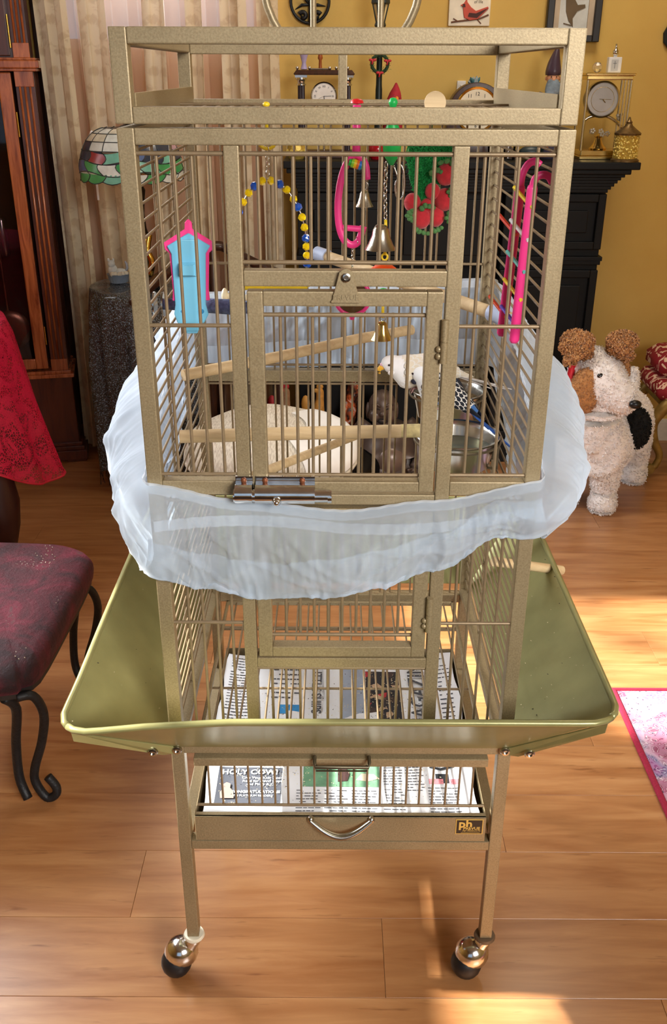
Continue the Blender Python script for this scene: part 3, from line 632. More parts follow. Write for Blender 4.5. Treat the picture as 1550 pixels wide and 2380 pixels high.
skt = part('fabric_seed_skirt', MB().grid(skirt, 760, 38, closeu=True), SK, None, 180, loc=(0, .25, .93), label='sheer white elastic seed-catcher skirt wrapped around the middle of the cage', cat='cage skirt', fix=False)
def eb(i, j):
    v = skirt(i, 0); k = j*.016; p = skirt(i, .0); d = Vector((p.x, p.y-.25, 0)).normalized()
    return Vector((p.x, p.y, p.z+.003-k))+d*(.0028+.0008*sin(i*2*pi*90))
part('elastic_band', MB().grid(eb, 760, 2, closeu=True), SKB, skt, 180, fix=False)
def eb2(i, j):
    p = skirt(i*.24+.005, .22+.0*j); return Vector((p.x, p.y-.001, interp(4*(i*.24+.005), ztop)-.030-.018*j+.006*sin(i*5)))+Vector((0, .001, 0))
def eb3(i, j):
    x = -.255+.51*i; z = .884+.010*sin(i*6.5)-.016*j+(.022*max(0, i-.5)*2); return Vector((x, -.0065-.001*sin(i*160), z))
part('inner_elastic_band', MB().grid(eb3, 160, 2), SKB, skt, 180, fix=False)
# ------------------------------------------------------------------ perches
def perch(pts, r, mat, label, ends=None):
    t_ = thing('wooden_perch', pts[0], label, 'perch', 'wooden dowel perches in the cage')
    part('dowel', MB().tube(pts, r, 14), mat, t_, 60); return t_
HOLD = M('pale_blue_holder', (176, 190, 220), .45)
a, b = Vector((-.041, .480, 1.153)), Vector((.243, .200, 1.110)); d = (b-a).normalized()
p_ = perch([a, b], .0095, PALEW, 'thick wooden perch with pale blue end caps reaching the pink ladders')
part('end_cap', MB().tube([a-d*.004, a+d*.022], .0118, 16), HOLD, p_, 60); part('end_cap', MB().tube([b-d*.040, b-d*.036, b-d*.012, b-d*.010, b+d*.004], [.0118, .013, .013, .0095, .0095], 12), HOLD, p_, 60)
p_ = perch([(-.185, .35, 1.110), (-.120, .35, 1.104), (-.045, .35, 1.097)], .0048, M('cream_plastic', (232, 220, 186), .5), 'slim cream perch with a round end knob seen just under the upper door rail')
part('end_knob', MB().sph((-.187, .35, 1.110), .012, 14, (.45, 1, 1)), MC['cream_plastic'], p_, 180)
perch([(-.240, .222, 1.018), (-.10, .312, 1.022), (.03, .41, 1.026), (.122, .478, 1.024)], .0088, PALEW2, 'long wooden perch sloping up and back through the middle of the cage')
p3 = perch([(-.238, .150, .947), (-.06, .15, .953), (.09, .15, .957), (.114, .15, .958)], .0098, PALEW2, 'straight thick wooden perch level with the lowest front window bars')
part('green_stain', MB().tube([(.085, .15, .9571), (.1125, .15, .9579)], .0101, 14, caps=False), M('moss_stain', (180, 164, 116), .8, 0, .3, 90), p3, 60)
perch([(-.124, .06, .923), (-.05, .25, .882), (.030, .45, .838)], .0070, PALEW, 'slim wooden perch slanting away behind the chrome bolt')
perch([(.262, .28, .672), (.33, .315, .645), (.400, .35, .617)], .0085, PALEW, 'pale dowel end sticking out through the side bars above the seed guard')
cp = thing('cement_perch', (-.2, .12, 1.148), 'rough blue grooming perch bolted to the side bars by wing nut and washers', 'perch')
CEM = M('blue_cement', (104, 120, 158), .95, 0, .45, 160, .9, 240, .002)
part('rod', MB().tube([(-.243, .13, 1.146), (-.20, .125, 1.146), (-.15, .118, 1.145), (-.125, .116, 1.145)], [.0075, .0095, .0105, .008], 14), CEM, cp, 60)
part('washer', MB().lathe([(.002, -.001), (.0165, -.001), (.0165, .001), (.002, .001)], (-.2445, .13, 1.146), 24, (1, 0, 0)).lathe([(.002, -.001), (.0165, -.001), (.0165, .001), (.002, .001)], (-.2565, .13, 1.146), 24, (1, 0, 0)), STEEL, cp, 40)
part('wing_nut', MB().lathe([(.005, 0), (.004, .006), (.002, .012)], (-.258, .13, 1.146), 12, (-1, 0, 0)).sph((-.265, .13, 1.154), .005, 8, (.5, .6, 1.3)).sph((-.265, .13, 1.138), .005, 8, (.5, .6, 1.3)), STEEL, cp, 60)
# ------------------------------------------------------------------ bowls
def bowl(c, r, h, label, contents):
    t_ = thing('steel_bowl', c, label, 'bowl', 'steel cups bolted to the side bars')
    x, y_, z = c
    part('cup', MB().lathe([(0, -h), (r*.70, -h), (r*.80, -h+.004), (r*.95, -.006), (r*1.03, -.002), (r*1.05, .0005), (r*1.03, .002), (r*.98, 0), (r*.925, -.008), (r*.78, -h+.006), (0, -h+.005)], c, 48), STEEL, t_, 40)
    if contents == 'water': part('water', MB().lathe([(0, -h*.42), (r*.85, -h*.42), (r*.85, -h*.421), (0, -h*.5)], c, 40), M('bowl_water', (225, 228, 210), .02, 0, 0, Transmission_Weight=.9, IOR=1.33), t_, 40)
    else: part('seed_fill', MB().lathe([(0, -.012), (r*.5, -.013), (r*.88, -.017), (r*.88, -.02), (0, -.03)], c, 40), M('seed_mix', (150, 126, 84), .9, 0, .5, 260, .8, 300), t_, 40, kind='stuff')
    ring = MB().tube([(x+(r*1.0+.003)*cos(a*pi/16), y_+(r*1.0+.003)*sin(a*pi/16), z-.008) for a in range(32)], .0022, 6, closed=True)
    ring.box(x+r, .2465, y_-.012, y_+.012, z-.040, z+.004).tube([(x+r-.002, y_-.02, z-.008), (.244, y_-.02, z-.014), (.244, y_-.02, z-.05), (.225, y_-.01, z-.052)], .0024, 6).tube([(x+r-.002, y_+.02, z-.008), (.244, y_+.02, z-.014), (.244, y_+.02, z-.05)], .0024, 6)
    part('bracket', ring, M('bracket_bronze', (120, 108, 86), .4, .6), t_, 40)
bowl((.182, .250, .915), .0645, .052, 'steel water bowl hung nearest the front of the cage', 'water')
bowl((.182, .405, .940), .0620, .052, 'steel seed cup the two budgies are perched on', 'seed')
# ------------------------------------------------------------------ budgerigars
def sweep(mb, pts, n=20):
    """pts: (x,y,z, half-width, half-height)"""
    P_ = [Vector(p[:3]) for p in pts]; rings = []
    for i, p in enumerate(pts):
        t = (P_[min(i+1, len(P_)-1)]-P_[max(i-1, 0)]).normalized(); s_ = Vector((-t.y, t.x, 0))
        if s_.length < .05: s_ = Vector((0, 1, 0))
        s_ = s_.normalized(); u = s_.cross(t)*-1; u = t.cross(s_); 
        rings.append([P_[i]+s_*p[3]*cos(2*pi*j/n)+u*p[4]*sin(2*pi*j/n) for j in range(n)])
    return mb.loft(rings)
def cr(pts, k=4):
    out = []; n = len(pts)
    for i in range(n-1):
        p0, p1, p2, p3_ = pts[max(i-1, 0)], pts[i], pts[i+1], pts[min(i+2, n-1)]
        for s_ in range(k):
            t = s_/k; out.append(tuple(.5*((2*b)+(c-a)*t+(2*a-5*b+4*c-d_)*t*t+(-a+3*b-3*c+d_)*t**3) for a, b, c, d_ in zip(p0, p1, p2, p3_)))
    out.append(tuple(pts[-1])); return out
def budgie(loc, rot, sc, label, body_c, head_c, wing_c, tail_c, edge_c, cere_c, cheek_c, pitch=0):
    t_ = thing('budgerigar', loc, label, 'budgie'); n0 = body_c[0]
    B = M('plumage_%d_%d' % (n0, body_c[2]), body_c, .8, 0, .06, 90, .4, 500, .0006, Sheen_Weight=.3); H = M('head_plumage_%d_%d' % (n0, body_c[2]), head_c, .8, 0, .03, 90, .3, 500, .0005)
    Mx = Matrix.Translation(loc) @ Matrix.Rotation(rot, 4, 'Z') @ Matrix.Rotation(pitch, 4, 'Y') @ Matrix.Scale(sc, 4)
    def P(name, mb, mat, sm=180, **k):
        if name != 'foot':
            for v_ in mb.v:
                v_.z -= .028*max(0, min(1, (.016-v_.x)/.04)); v_.x *= 1.12
        return part(name, mb.xf(Mx), mat, t_, sm, **k)
    # local: beak towards -x, origin at the feet
    body = cr([(-.047, 0, .066, .002, .002), (-.044, 0, .067, .0085, .0095), (-.036, 0, .068, .0125, .0135), (-.026, 0, .063, .0135, .0150), (-.016, 0, .052, .0155, .0175), (-.004, 0, .040, .0190, .0205), (.012, 0, .031, .0190, .0185), (.030, 0, .024, .0140, .0130), (.048, 0, .018, .008, .0075), (.060, 0, .014, .004, .004)], 4)
    mb = MB(); sweep(mb, body); nf = len(mb.f); mb.mi = [1 if (sum((mb.v[i].x for i in f))/len(f)) < -.020 else 0 for f in mb.f]
    P('body', mb, [B, H])
    P('beak', sweep(MB(), cr([(-.0455, 0, .0655, .0035, .0045), (-.0500, 0, .0635, .0030, .0036), (-.0515, 0, .0585, .0020, .0022), (-.0500, 0, .0555, .0008, .0008)], 3), 12), M('beak_orange', (232, 176, 60), .35))
    P('cere', MB().sph((-.0475, 0, .0690), .0032, 10, (.8, 1.3, .8)), M('cere_%d' % cere_c[0], cere_c, .5))
    for s_ in (-1, 1):
        P('eye', MB().sph((-.0395, s_*.0118, .0705), .0017, 12, (1, .6, 1)), M('eye_dark', (30, 10, 14), .1))
        P('cheek_patch', MB().sph((-.037, s_*.0108, .0585), .0048, 10, (1, .45, .8)), M('cheek_%d_%d' % (cheek_c[0], cheek_c[2]), cheek_c, .8))
        wg = MB()
        wg.cur = 0; sweep(wg, cr([(.014, s_*.0125, .040, .0020, .0080), (.036, s_*.0095, .026, .0016, .0060), (.062, s_*.004, .013, .0010, .0028), (.074, s_*.002, .008, .0004, .0008)], 3), 10)
        sweep(wg, cr([(-.018, s_*.0135, .050, .003, .0045), (-.006, s_*.0165, .044, .0040, .0110), (.012, s_*.0160, .036, .0036, .0125), (.030, s_*.0110, .026, .0025, .0080), (.048, s_*.0070, .018, .0012, .003)], 3), 10)
        P('wing', wg, [M('wing_%d' % wing_c[0], wing_c, .7, 0, .1), M('wing_edge_%d' % edge_c[1], edge_c, .7)])
    # mantle: overlapping feathers over back and wings, each a vane with a paler rim
    wg = MB()
    def bprof(x):
        for a, b in zip(body, body[1:]):
            if a[0] <= x <= b[0]: f = (x-a[0])/(b[0]-a[0]+1e-9); return [a[i]+(b[i]-a[i])*f for i in (2, 3, 4)]
        return body[-1][2:5]
    for r_ in range(11):
        x = -.020+.0062*r_; zc, rw, rh = bprof(x); z2, rw2, rh2 = bprof(x+.012); rw += .0022; rh += .0016; rw2 += .0034; rh2 += .0026
        for k in range(9):
            ang = radians(-112+28*k+(14 if r_ % 2 else 0))
            if abs(ang) > radians(116): continue
            P0 = Vector((x, rw*sin(ang), zc+rh*cos(ang))); P1 = Vector((x+.0135, rw2*sin(ang*.96), z2+rh2*cos(ang*.96))); nrm = Vector((0, sin(ang), cos(ang))); dv = P1-P0; sd_ = dv.cross(nrm).normalized(); W_ = .0052-.00012*r_
            for cur, q, lift in ((1, 1.0, .0002), (0, .80, .0006)):
                wg.cur = cur; c = P0+dv*(.5*(1.0 if cur else .93)); rg_ = [c+dv*(.5*q*cos(a))+sd_*(W_*q*sin(a))+nrm*(lift-.0005*abs(sin(a))) for a in [2*pi*i/12 for i in range(12)]]
                wg._add(rg_+[c+nrm*(lift+.0005)], [(i, (i+1) % 12, 12) for i in range(12)])
    P('mantle', wg, [M('wing_%d' % wing_c[0], wing_c, .7, 0, .1), M('wing_edge_%d' % edge_c[1], edge_c, .7)])
    tl = MB()
    for k, L in enumerate((.075, .068, .066, .052, .050)):
        o = (k-2)*.0022; sweep(tl, cr([(.050, o*.5, .014-.0006*k, .0028, .0012), (.05+L*.5, o, .000-.0006*k, .0034, .0009), (.05+L, o*1.4, -.016, .0010, .0006)], 3), 8)
    P('tail', tl, M('tail_%d_%d' % (tail_c[0], tail_c[2]), tail_c, .7))
    Mx = Matrix.Translation(loc) @ Matrix.Rotation(rot, 4, 'Z') @ Matrix.Scale(sc, 4)
    FT = M('foot_pink', (206, 160, 160), .6)
    for s_ in (-1, 1):
        ft = MB().tube([(-.002, s_*.008, .020), (-.004, s_*.009, .008), (-.003, s_*.009, .002)], [.003, .0018, .0018], 8)
        for a in (-.35, .35): ft.tube([(-.003, s_*.009, .002), (-.010, s_*.009+a*.010, .0025), (-.0135, s_*.009+a*.012, -.004)], [.0016, .0014, .0007], 6)
        for a in (-.35, .35): ft.tube([(-.003, s_*.009, .002), (.006, s_*.009+a*.010, .001), (.007, s_*.009+a*.012, -.005)], [.0016, .0014, .0007], 6)
        P('foot', ft, FT)
budgie((.131, .402, .943), radians(8), 1.16, 'white and pale buff budgie leaning out over the rim of the seed cup', (236, 226, 214), (248, 246, 248), (238, 226, 204), (236, 228, 222), (246, 240, 232), (226, 180, 190), (245, 240, 240), radians(-4))
budgie((.161, .352, .924), radians(-44), 1.14, 'blue budgie with black scalloped wings and white head on the seed cup', (72, 128, 200), (244, 246, 248), (30, 34, 46), (42, 88, 170), (238, 240, 240), (120, 150, 210), (40, 40, 60), radians(4))
# ------------------------------------------------------------------ toys
YB_ = M('bead_blue', (24, 90, 200), .12, 0, .05, 20, Transmission_Weight=.35, Coat_Weight=.5); YY = M('bead_yellow', (250, 214, 20), .12, 0, .05, 20, Transmission_Weight=.3, Coat_Weight=.5)
YELP = M('yellow_plastic', (244, 210, 40), .35)
def chain(pts, r=.0034, wire=.0008, mb=None):
    mb = mb or MB(); pts = [Vector(p) for p in pts]; L = sum((b-a).length for a, b in zip(pts, pts[1:])); n = max(2, int(L/(r*2.3)))
    for i in range(n):
        s_ = (i+.5)/n*L; k = 0
        while k < len(pts)-2 and s_ > (pts[k+1]-pts[k]).length: s_ -= (pts[k+1]-pts[k]).length; k += 1
        d = (pts[k+1]-pts[k]).normalized(); c = pts[k]+d*s_; u = d.orthogonal().normalized(); u = u if i % 2 else d.cross(u)
        mb.tube([c+d*(r*1.55*cos(a))+u*(r*.75*sin(a)) for a in [2*pi*q/10 for q in range(10)]], wire, 5, closed=True)
    return mb
by = .15
tb = thing('bead_arch_swing', (-.1, by, 1.31), 'arched swing strung with faceted blue and yellow beads', 'bird toy')
part('chain', chain([(-.100, by, 1.346), (-.100, by, 1.308)]), CHROME, tb, 180)
part('clip', MB().tube([(-.100+.011*cos(a*pi/8), by, 1.352+.010*sin(a*pi/8)) for a in range(16)], .0022, 8, closed=True).sph((-.1, by, 1.3945), .0048, 10, (1, 1, .7)).tube([(-.1, by, 1.392), (-.1, by, 1.362)], .0022, 6), YELP, tb, 180)
arc = [Vector(p) for p in cr([(-.150, by, 1.165), (-.1495, by, 1.194), (-.1485, by, 1.213), (-.146, by, 1.241), (-.1385, by, 1.267), (-.124, by, 1.290), (-.108, by, 1.3025), (-.094, by, 1.3025), (-.076, by, 1.292), (-.060, by, 1.267), (-.0525, by, 1.241), (-.0505, by, 1.213), (-.050, by, 1.194), (-.050, by, 1.165)], 8)]
part('wire_arch', MB().tube(arc, .0011, 6), STEEL, tb, 180)
bead = None; acc = 0; last = arc[0]; k = 0; bm_b = mesh_of(MB().sph((0, 0, 0), .0060, 7), YB_, None, name='bead'); bm_y = mesh_of(MB().sph((0, 0, 0), .0056, 7), YY, None, name='bead')
for p in arc[1:]:
    seg = (p-last).length; acc += seg; last = p
    if acc >= .0107: inst('bead', bm_b if k % 3 == 1 else bm_y, tb, p, (R.random()*3, R.random()*3, 0)); k += 1; acc = 0
part('side_rod', MB().tube([(-.150, by, 1.165), (-.050, by, 1.165)], .004, 10), YELP, tb, 60)
# pink oval hoop with bell
oy = .22; to = thing('pink_hoop_toy', (.012, oy, 1.27), 'bright pink oval plastic hoop with a small bell and rainbow spinner', 'bird toy')
ov = [Vector((.016+.0265*cos(a)-.004*sin(a), oy, 1.268+.058*sin(a))) for a in [radians(x) for x in range(-60, 301, 12)]]
ov = [p for p in ov if not (p.x > .030 and 1.225 < p.z < 1.300)]
ov = [Vector(p) for p in cr([(.031, oy, 1.298), (.028, oy, 1.318), (.016, oy, 1.330), (.005, oy, 1.322), (-.004, oy, 1.300), (-.0085, oy, 1.268), (-.0070, oy, 1.238), (.0, oy, 1.218), (.011, oy, 1.2105), (.021, oy, 1.216), (.027, oy, 1.236)], 4)]
part('hoop', MB().tube(ov, [(.0032, .0052)]*len(ov), 10, up=(0, 1, 0)), PINK, to, 180); part('hanger', MB().tube([(.016, oy, 1.33), (.016, oy, 1.392)], .0055, 10), PINK, to, 180)
part('crossbar_perch', MB().tube([(-.002, oy, 1.234), (.026, oy, 1.232)], .0042, 10), PINK, to, 60)
sp = MB()
for k in range(6): sp.cur = k; sp.tube([(.006+.0034*k, oy-.004, 1.321-.0010*k), (.0095+.0034*k, oy-.004, 1.3200-.0010*k)], .0060 if k not in (0, 5) else .0045, 12)
part('rainbow_spinner', sp, [M('sp_green', (40, 190, 70), .3), M('sp_lime', (150, 220, 60), .3), M('sp_yellow', (245, 210, 40), .3), M('sp_orange', (240, 120, 40), .3), M('sp_blue', (40, 120, 220), .3), M('sp_green')], to, 60)
def bell(name, c, r, h, mat, parent):
    b_ = part(name, MB().lathe([(r*1.02, 0), (r, .0006), (r*.80, h*.22), (r*.58, h*.55), (r*.5, h*.8), (r*.34, h*.95), (0, h), (0, h*.97), (r*.3, h*.9), (r*.74, h*.2), (r*.95, 0)], c, 24), mat, parent, 60)
    part('clapper', MB().tube([Vector(c)+Vector((0, 0, h*.9)), Vector(c)+Vector((0, 0, .002))], .0006, 5).sph(Vector(c)+Vector((0, 0, .001)), r*.2, 8), mat, b_, 180); return b_
NICK = M('nickel', (196, 190, 176), .25, 1, .1, 80)
part('bell_ring', MB().tube([(.0285+.0042*cos(a*pi/7), oy, 1.2905+.005*sin(a*pi/7)) for a in range(14)], .0008, 5, closed=True), STEEL, to, 180)
bell('small_bell', (.028, oy, 1.2625), .0122, .0225, NICK, to)
part('lower_chain', chain([(.012, oy, 1.212), (.0125, oy, 1.19), (.0125, oy, 1.15)], .0022, .0005).tube([(.017, oy, 1.222), (.020, oy-.003, 1.214), (.014, oy, 1.208), (.012, oy, 1.204)], .0009, 5), CHROME, to, 180)
# pink rimmed mirror
part('mirror_rim', MB().tube([(.013+.0250*cos(a*pi/16), oy, 1.1365+.0250*sin(a*pi/16)) for a in range(32)], .0030, 8, closed=True).tube([(.013, oy, 1.111), (.013, oy, 1.104)], [.0048, .003], 8), PINK, to, 180)
part('mirror_disc', MB().lathe([(0, -.0012), (.0235, -.0012), (.0235, .0012), (0, .0012)], (.013, oy, 1.1365), 28, (0, 1, 0)), M('mirror_glass', (150, 130, 120), .08, .9, .1, 90), to, 40)
# chain toy with two bells
cy = .20; tc_ = thing('bell_chain_toy', (.056, cy, 1.25), 'steel chain toy under a green top cap with silver and gold bells', 'bird toy')
GRN = M('green_plastic', (30, 190, 90), .35)
part('top_cap', MB().lathe([(0, 1.318), (.003, 1.319), (.006, 1.324), (.0115, 1.331), (.0125, 1.345), (.0115, 1.36), (.005, 1.375), (.003, 1.388), (.005, 1.393), (.0062, 1.396), (.004, 1.401), (0, 1.402)], (.063, cy, 0), 20), GRN, tc_, 60)
part('chain', chain([(.056, cy, 1.322), (.0555, cy, 1.28), (.057, cy, 1.248)], .0034, .0009), CHROME, tc_, 180)
part('hook', MB().tube(cr([(.066, cy, 1.318), (.071, cy, 1.306), (.073, cy, 1.300), (.070, cy, 1.298), (.069, cy, 1.290), (.071, cy, 1.279), (.076, cy, 1.275), (.0805, cy, 1.281), (.081, cy, 1.300), (.078, cy, 1.316), (.070, cy, 1.322)], 3), .0013, 6), CHROME, tc_, 180)
bell('silver_bell', (.0505, cy-.01, 1.2095), .0215, .034, NICK, tc_)
part('yellow_clip', MB().tube([(.057, cy, 1.248), (.0575, cy, 1.24), (.0575, cy, 1.20)], .0022, 8).tube([(.0572+.0040*cos(a*pi/6), cy, 1.1975+.0045*sin(a*pi/6)) for a in range(12)], .0015, 6, closed=True).tube([(.0568, cy, 1.193), (.0568, cy, 1.185)], .002, 6).tube([(.0565, cy, 1.135), (.0565, cy, 1.112)], .0022, 8), YELP, tc_, 180)
part('orange_disc', MB().lathe([(0, 1.1875), (.012, 1.186), (.0200, 1.180), (.0200, 1.178), (0, 1.177)], (.0565, cy, 0), 24), M('orange_plastic', (240, 80, 30), .35), tc_, 60)
part('bead_stack', MB().sph((.0565, cy, 1.165), .009, 12, (1, 1, .8)).sph((.0565, cy, 1.147), .009, 12, (1, 1, .8)), GRN, tc_, 180)
part('clip_wire', MB().tube([(.0565+.004*cos(a*pi/6), cy, 1.1105+.004*sin(a*pi/6)) for a in range(12)], .0008, 5, closed=True), STEEL, tc_, 180)
bell('gold_bell', (.0558, cy, 1.0805), .0160, .0265, M('gold_metal', (214, 190, 120), .2, 1, .06), tc_)
# grass and strawberry toy
sy = .30; ts = thing('strawberry_toy', (.125, sy, 1.32), 'shaggy green grass-mat toy hung with red felt strawberries and leaf braids', 'bird toy')
RR = Random_(11); gm = MB()
def blade(c, d, L, w_):
    c = Vector(c); d = Vector(d).normalized(); s_ = d.cross(Vector((0, -1, .01))).normalized()*w_; k = Vector((RR.uniform(-1, 1), RR.uniform(-.5, .5), RR.uniform(-1, 1)))*L*.3
    gm._add([c-s_, c+s_, c+d*L*.5+k+s_*.6, c+d*L*.5+k-s_*.6, c+d*L+k*.3], [(0, 1, 2, 3), (3, 2, 4)])
core = MB().loft([[Vector((x_+dx, sy+dy, z_)) for dx, dy in ((-w_, -.010), (w_, -.010), (w_, .012), (-w_, .012))] for x_, w_, z_ in ((.126, .030, 1.352), (.124, .031, 1.333), (.117, .024, 1.312), (.113, .017, 1.290), (.115, .011, 1.272), (.117, .005, 1.262))])
part('mat_core', core, M('grass_core', (20, 110, 56), .9), ts)
for i in range(2600):
    z_ = RR.uniform(1.262, 1.352); f = (z_-1.262)/.09; cx0 = .116+.009*f; hw = .006+.026*min(1, f*1.5); x_ = cx0+RR.uniform(-hw, hw); blade((x_, sy-.010+RR.uniform(0, .002), z_), (RR.uniform(-1, 1), RR.uniform(-1.2, -.1), RR.uniform(-1, .8)), RR.uniform(.007, .011), .0009)
part('grass_fringe', gm, [M('grass_green', (30, 160, 78), .7, 0, .3, 300)], ts, kind='stuff', fix=False)
FELT = M('red_felt', (206, 44, 56), .9, 0, .15, 120, .4, 600, Sheen_Weight=.4); LEAFB = M('leaf_braid_green', (84, 134, 76), .8, 0, .25, 200, .6, 500)
for k, (x_, z_, r_) in enumerate(((.100, 1.260, .0125), (.128, 1.276, .011), (.1465, 1.264, .0150), (.1135, 1.238, .0140), (.1345, 1.240, .0135), (.1465, 1.299, .0145), (.121, 1.256, .010))):
    s_ = part('strawberry', MB().sph((x_, sy-.012-.003*(k % 2), z_), r_, 16, (1, .9, 1.08)), FELT, ts, 180)
for k, pts in enumerate((((.098, 1.250), (.094, 1.243), (.099, 1.236)), ((.112, 1.252), (.119, 1.258), (.128, 1.254)), ((.1565, 1.282), (.152, 1.276), (.157, 1.268)), ((.105, 1.224), (.112, 1.220), (.122, 1.218)), ((.128, 1.224), (.135, 1.221), (.141, 1.226)), ((.155, 1.25), (.151, 1.240), (.156, 1.232)), ((.135, 1.315), (.148, 1.318), (.158, 1.312)), ((.124, 1.300), (.13, 1.308), (.137, 1.303)))):
    lb = MB()
    for q in range(7):
        f = q/6; i0 = min(int(f*2), 1); g_ = f*2-i0; x_ = pts[i0][0]+(pts[i0+1][0]-pts[i0][0])*g_; z_ = pts[i0][1]+(pts[i0+1][1]-pts[i0][1])*g_; lb.sph((x_+.0014*(-1)**q, sy-.024, z_), .0040, 8, (1, .7, .8))
    part('leaf_braid', lb, LEAFB, ts, 180)
part('wood_disc', MB().lathe([(0, 0), (.0135, 0), (.0135, .004), (0, .004)], (.112, .14, 1.3975), 24, (0, -1, 0)), PALEW, ts, 40)
part('hang_wire', MB().tube([(.112, .139, 1.396), (.115, .2, 1.385), (.125, sy, 1.352)], .0009, 5), STEEL, ts, 180)
part('red_cap', MB().lathe([(0, .0055), (.005, .005), (.008, .003), (.0090, 0), (0, -.002)], (.016, oy, 1.3945), 20), M('red_plastic', (214, 30, 40), .35), to, 60)
# pink ladders
def ladder(top, bot, hook, label, rungs, yy_):
    t_ = thing('pink_ladder', top, label, 'bird toy', 'pink bird ladders on the side bars')
    a, b = Vector(top), Vector(bot); d = (b-a).normalized()
    part('rail', MB().tube([a, a+d*.004, b-d*.004, b], [(.0030, .0055), (.0034, .0066), (.0034, .0066), (.0025, .004)], 10, up=(0, 1, 0)), PINK, t_, 180)
    part('hook', MB().tube(cr(hook, 4), [(.0028, .0046)]*((len(hook)-1)*4+1), 8, up=(0, 1, 0)), PINK, t_, 180)
    for k, (f, c) in enumerate(rungs):
        p = a+(b-a)*f; part('rung', MB().tube([p+Vector((-.016, .030, .018)), p+Vector((0, 0, 0)), p+Vector((.002, -.004, -.002))], .0024, 8), M('rung_%d_%d' % (c[0], c[2]), c, .35), t_, 60)
ladder((.2235, .04, 1.310), (.2175, .04, 1.118), [(.2235, .04, 1.306), (.226, .04, 1.318), (.234, .04, 1.322), (.242, .04, 1.320), (.247, .04, 1.313)], 'pink bird ladder hanging nearest the front with white, yellow, teal and violet rungs', [(.12, (246, 214, 40)), (.32, (236, 240, 246)), (.52, (110, 200, 196)), (.70, (246, 206, 60)), (.88, (110, 80, 200))], .04)
ladder((.2155, .075, 1.306), (.207, .075, 1.118), [(.2155, .075, 1.302), (.2165, .075, 1.318), (.222, .075, 1.330), (.230, .075, 1.334), (.2375, .075, 1.330)], 'pink bird ladder hooked just behind the nearer one', [(.30, (240, 80, 60)), (.85, (240, 90, 50))], .075)
# house shaped mirror toy on the left bars
my = .05
tm = thing('house_toy', (-.192, my, 1.2), 'sky blue house-shaped plastic toy with a pink edge on the left bars', 'bird toy')
SKY = M('sky_blue_plastic', (112, 188, 222), .4, 0, .04)
op = [(0, .018), (.004, .014), (.0045, .006), (.030, -.010), (.0285, -.018), (.0235, -.022), (.0215, -.066), (.0225, -.080), (-.0225, -.080), (-.0215, -.066), (-.0235, -.022), (-.0285, -.018), (-.030, -.010), (-.0045, .006), (-.004, .014)]
O_ = (-.193, my, 1.249); U_ = (.985, .17, -.02)
part('pink_edge', MB().prism([(x*1.04, z*1.02+.001) for x, z in op], (0, .004, 0), O_, U_, (0.02, 0, 1)), PINK, tm, bevel=.0008)
ip = [(0, .003), (.0265, -.0125), (.0205, -.022), (.0185, -.085), (.0215, -.098), (.016, -.108), (.0085, -.113), (.007, -.122), (-.007, -.122), (-.0085, -.113), (-.018, -.108), (-.0215, -.096), (-.0195, -.085), (-.0215, -.022), (-.0265, -.0125)]
part('back_plate', MB().prism(ip, (0, -.005, 0), (-.193, my+.001, 1.249), U_, (.02, 0, 1)), SKY, tm, bevel=.001)
part('raised_channel', MB().prism([(-.009, -.004), (.009, -.004), (.009, -.118), (-.009, -.118)], (0, -.0035, 0), (-.193, my-.0038, 1.249), U_, (.02, 0, 1)), SKY, tm, bevel=.0012)
for k, s_ in enumerate((.0112, .0098, .0084)): part('stepped_knob', MB().prism([(-s_, -.030), (s_, -.030), (s_, -.030-1.5*s_), (-s_, -.030-1.5*s_)], (0, -.0035, 0), (-.1935-.0006*k, my-.0072-.0034*k, 1.2475-.001*k), U_, (.02, 0, 1)), SKY, tm, bevel=.0008)
for x_ in (-.0135, .0135): part('peg', MB().lathe([(.0028, 0), (.0028, .0015), (0, .0018)], (-.1945+x_, my-.0045, 1.156), 12, (0, -1, 0)), M('peg_blue', (40, 130, 180), .4), tm, 60)
# ------------------------------------------------------------------ grandfather clock (front turned towards the room)
CX, CY = -1.045, 2.395; CR = Matrix.Translation((CX, CY, 0)) @ Matrix.Rotation(radians(12), 4, 'Z')   # local: x runs left of the right front edge, y back
gc = thing('grandfather_clock', (-1.2, 2.45, 0), 'tall cherry wood grandfather clock with fluted columns and glazed pendulum door', 'clock')
def G(name, mb, mat, parent=gc, **k): return part(name, mb.xf(CR), mat, parent, **k)
Wc = .44; Dp = .21
G('base', MB().box(-Wc, .005, 0, Dp, .06, .35), MAHOG, bevel=.003)
G('plinth', MB().box(-Wc-.02, .032, -.028, Dp, .012, .05).box(-Wc-.014, .024, -.02, Dp, .05, .066).box(-Wc-.008, .016, -.012, Dp, .066, .08).box(-Wc-.01, -Wc+.06, -.02, .02, 0, .012).box(-.05, .026, -.02, .02, 0, .012), MAHOG, bevel=.002)
G('waist_moulding', MB().box(-Wc-.01, .014, -.015, Dp, .35, .364).box(-Wc, .004, -.006, Dp, .364, .376), CHERRY, bevel=.002)
G('side_panel', MB().box(-.020, -.004, .02, Dp-.02, .376, 1.43).box(-Wc, -Wc+.016, .02, Dp-.02, .376, 1.43), MAHOG)
G('back_board', MB().box(-Wc, -.004, Dp-.02, Dp, .376, 1.43), M('clock_interior', (84, 44, 34), .6))
